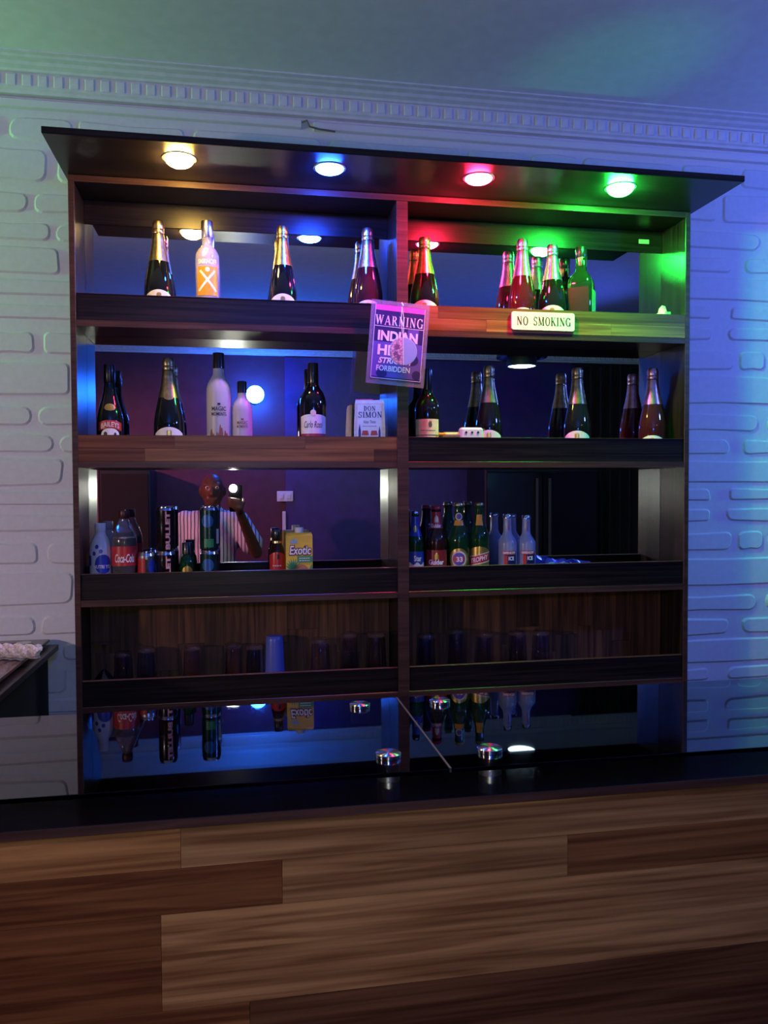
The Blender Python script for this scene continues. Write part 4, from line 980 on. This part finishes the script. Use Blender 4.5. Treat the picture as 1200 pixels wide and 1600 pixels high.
body = [ball(hd, (.074, .094, .108)), ball((0, .055, 1.505), (.052, .062, .055)), capsule((0, .005, 1.40), (0, .015, 1.50), .058, .052),
        capsule((0, .118, 1.575), (0, .134, 1.545), .011, .017), ball((.076, .025, 1.56), (.012, .022, .032)), ball((-.076, .025, 1.56), (.012, .022, .032)),
        capsule((-.028, .105, 1.512), (.028, .105, 1.512), .010, .010), capsule((-.04, .098, 1.602), (.04, .098, 1.602), .014, .014),
        capsule((-.10, 0, 1.34), (.10, 0, 1.34), .085, .085), capsule((0, 0, 1.30), (0, 0, 1.0), .13, .13), capsule((-.07, 0, .95), (.07, 0, .95), .115, .115),
        capsule(sR, eR, .052, .042), capsule(eR, wR, .042, .026), capsule(sL, eL, .052, .040), capsule(eL, wL, .040, .027)]
for s_ in (-1, 1):
    body += [capsule((.09*s_, 0, .90), (.10*s_, .01, .50), .085, .058), capsule((.10*s_, .01, .50), (.105*s_, -.02, .09), .055, .036), capsule((.105*s_, -.03, .045), (.12*s_, .15, .035), .040, .030)]
# right hand behind the phone: palm, four fingers curling round the left edge, thumb on the right edge
px_, py_, pz_ = .150, .492, 1.515          # phone centre in the man's own frame
body += [capsule(wR, (px_+.018, py_-.012+.012, 1.462), .024, .026), capsule((px_+.022, py_+.006, 1.462), (px_+.016, py_+.008, 1.502), .017, .016), capsule((px_-.004, py_+.008, 1.462), (px_-.004, py_+.010, 1.500), .015, .014)]
for k, (ln, zz) in enumerate(((.92, 1.512), (1.0, 1.496), (.95, 1.480), (.8, 1.464))):
    body += [capsule((px_+.004, py_+.013, zz), (px_-.032*ln, py_+.012, zz+.006), .0085, .008), capsule((px_-.032*ln, py_+.012, zz+.006), (px_-.048, py_-.006, zz+.008), .008, .0072), capsule((px_-.048, py_-.006, zz+.008), (px_-.038, py_-.020, zz+.008), .0072, .0065)]
body += [capsule((px_+.030, py_+.004, 1.468), (px_+.047, py_-.002, 1.496), .011, .0095), capsule((px_+.047, py_-.002, 1.496), (px_+.040, py_-.018, 1.515), .0095, .008)]
# relaxed left hand
hx, hy, hz_ = -.196, .155, .86
body += [capsule(wL, (hx, hy+.02, hz_-.045), .026, .030)]
for k in range(4):
    ox = -.026+.017*k; body += [capsule((hx+ox, hy+.03, hz_-.06), (hx+ox, hy+.045, hz_-.105), .0095, .0085), capsule((hx+ox, hy+.045, hz_-.105), (hx+ox, hy+.032, hz_-.135+.006*abs(k-1)), .0085, .007)]
body += [capsule((hx+.028, hy+.02, hz_-.02), (hx+.045, hy+.04, hz_-.06), .012, .010), capsule((hx+.045, hy+.04, hz_-.06), (hx+.040, hy+.05, hz_-.085), .010, .008)]
rem('body', body, skin, .0062, 2)
def striped():
    m = bpy.data.materials.new('striped_shirt'); m.use_nodes = True; nt = m.node_tree; b = nt.nodes['Principled BSDF']; b.inputs['Roughness'].default_value = .8
    tc = nt.nodes.new('ShaderNodeTexCoord'); wv = nt.nodes.new('ShaderNodeTexWave'); wv.inputs['Scale'].default_value = 14; wv.inputs['Distortion'].default_value = .8; wv.inputs['Detail'].default_value = 1; wv.bands_direction = 'X'
    rp = nt.nodes.new('ShaderNodeValToRGB'); rp.color_ramp.elements[0].color = (.05, .05, .10, 1); rp.color_ramp.elements[1].color = (.62, .60, .66, 1); rp.color_ramp.elements[0].position = .12; rp.color_ramp.elements[1].position = .28
    nt.links.new(tc.outputs['Object'], wv.inputs['Vector']); nt.links.new(wv.outputs['Fac'], rp.inputs['Fac']); nt.links.new(rp.outputs['Color'], b.inputs['Base Color'])
    return m
lerp = lambda a, b, t: tuple(a[i]+(b[i]-a[i])*t for i in range(3))
rem('shirt', [capsule((-.105, 0, 1.34), (.105, 0, 1.34), .100, .100), capsule((0, .01, 1.28), (0, .01, .95), .150, .150), capsule((-.08, 0, .96), (.08, 0, .96), .125, .125), capsule((-.06, 0, 1.27), (.06, 0, 1.27), .135, .135),
               capsule(sR, lerp(sR, eR, .72), .068, .078), capsule(sL, lerp(sL, eL, .72), .068, .076), capsule((0, -.005, 1.39), (0, .0, 1.425), .075, .066)], striped(), .011, 5)
tr_ = [capsule((-.07, 0, .93), (.07, 0, .93), .122, .122)]
for s_ in (-1, 1): tr_ += [capsule((.09*s_, 0, .90), (.10*s_, .01, .50), .098, .076), capsule((.10*s_, .01, .50), (.105*s_, -.015, .10), .074, .062)]
rem('trousers', tr_, M('dark_trousers', (.02, .02, .03), .8), .012, 4)
for s_ in (-1, 1):
    e = obj('eye', ball((.031*s_, .112, 1.583), (.0125, .010, .0095)), M('eye_white', (.7, .68, .62), .2), man, True)
    obj('pupil', ball((.031*s_, .1195, 1.583), (.006, .0045, .006)), ink, e, True)
    obj('shoe', join(capsule((.107*s_, -.05, .045), (.122*s_, .16, .040), .050, .043)), M('black_shoe', (.012, .012, .012), .3), man, True)
bpy.context.view_layer.update()
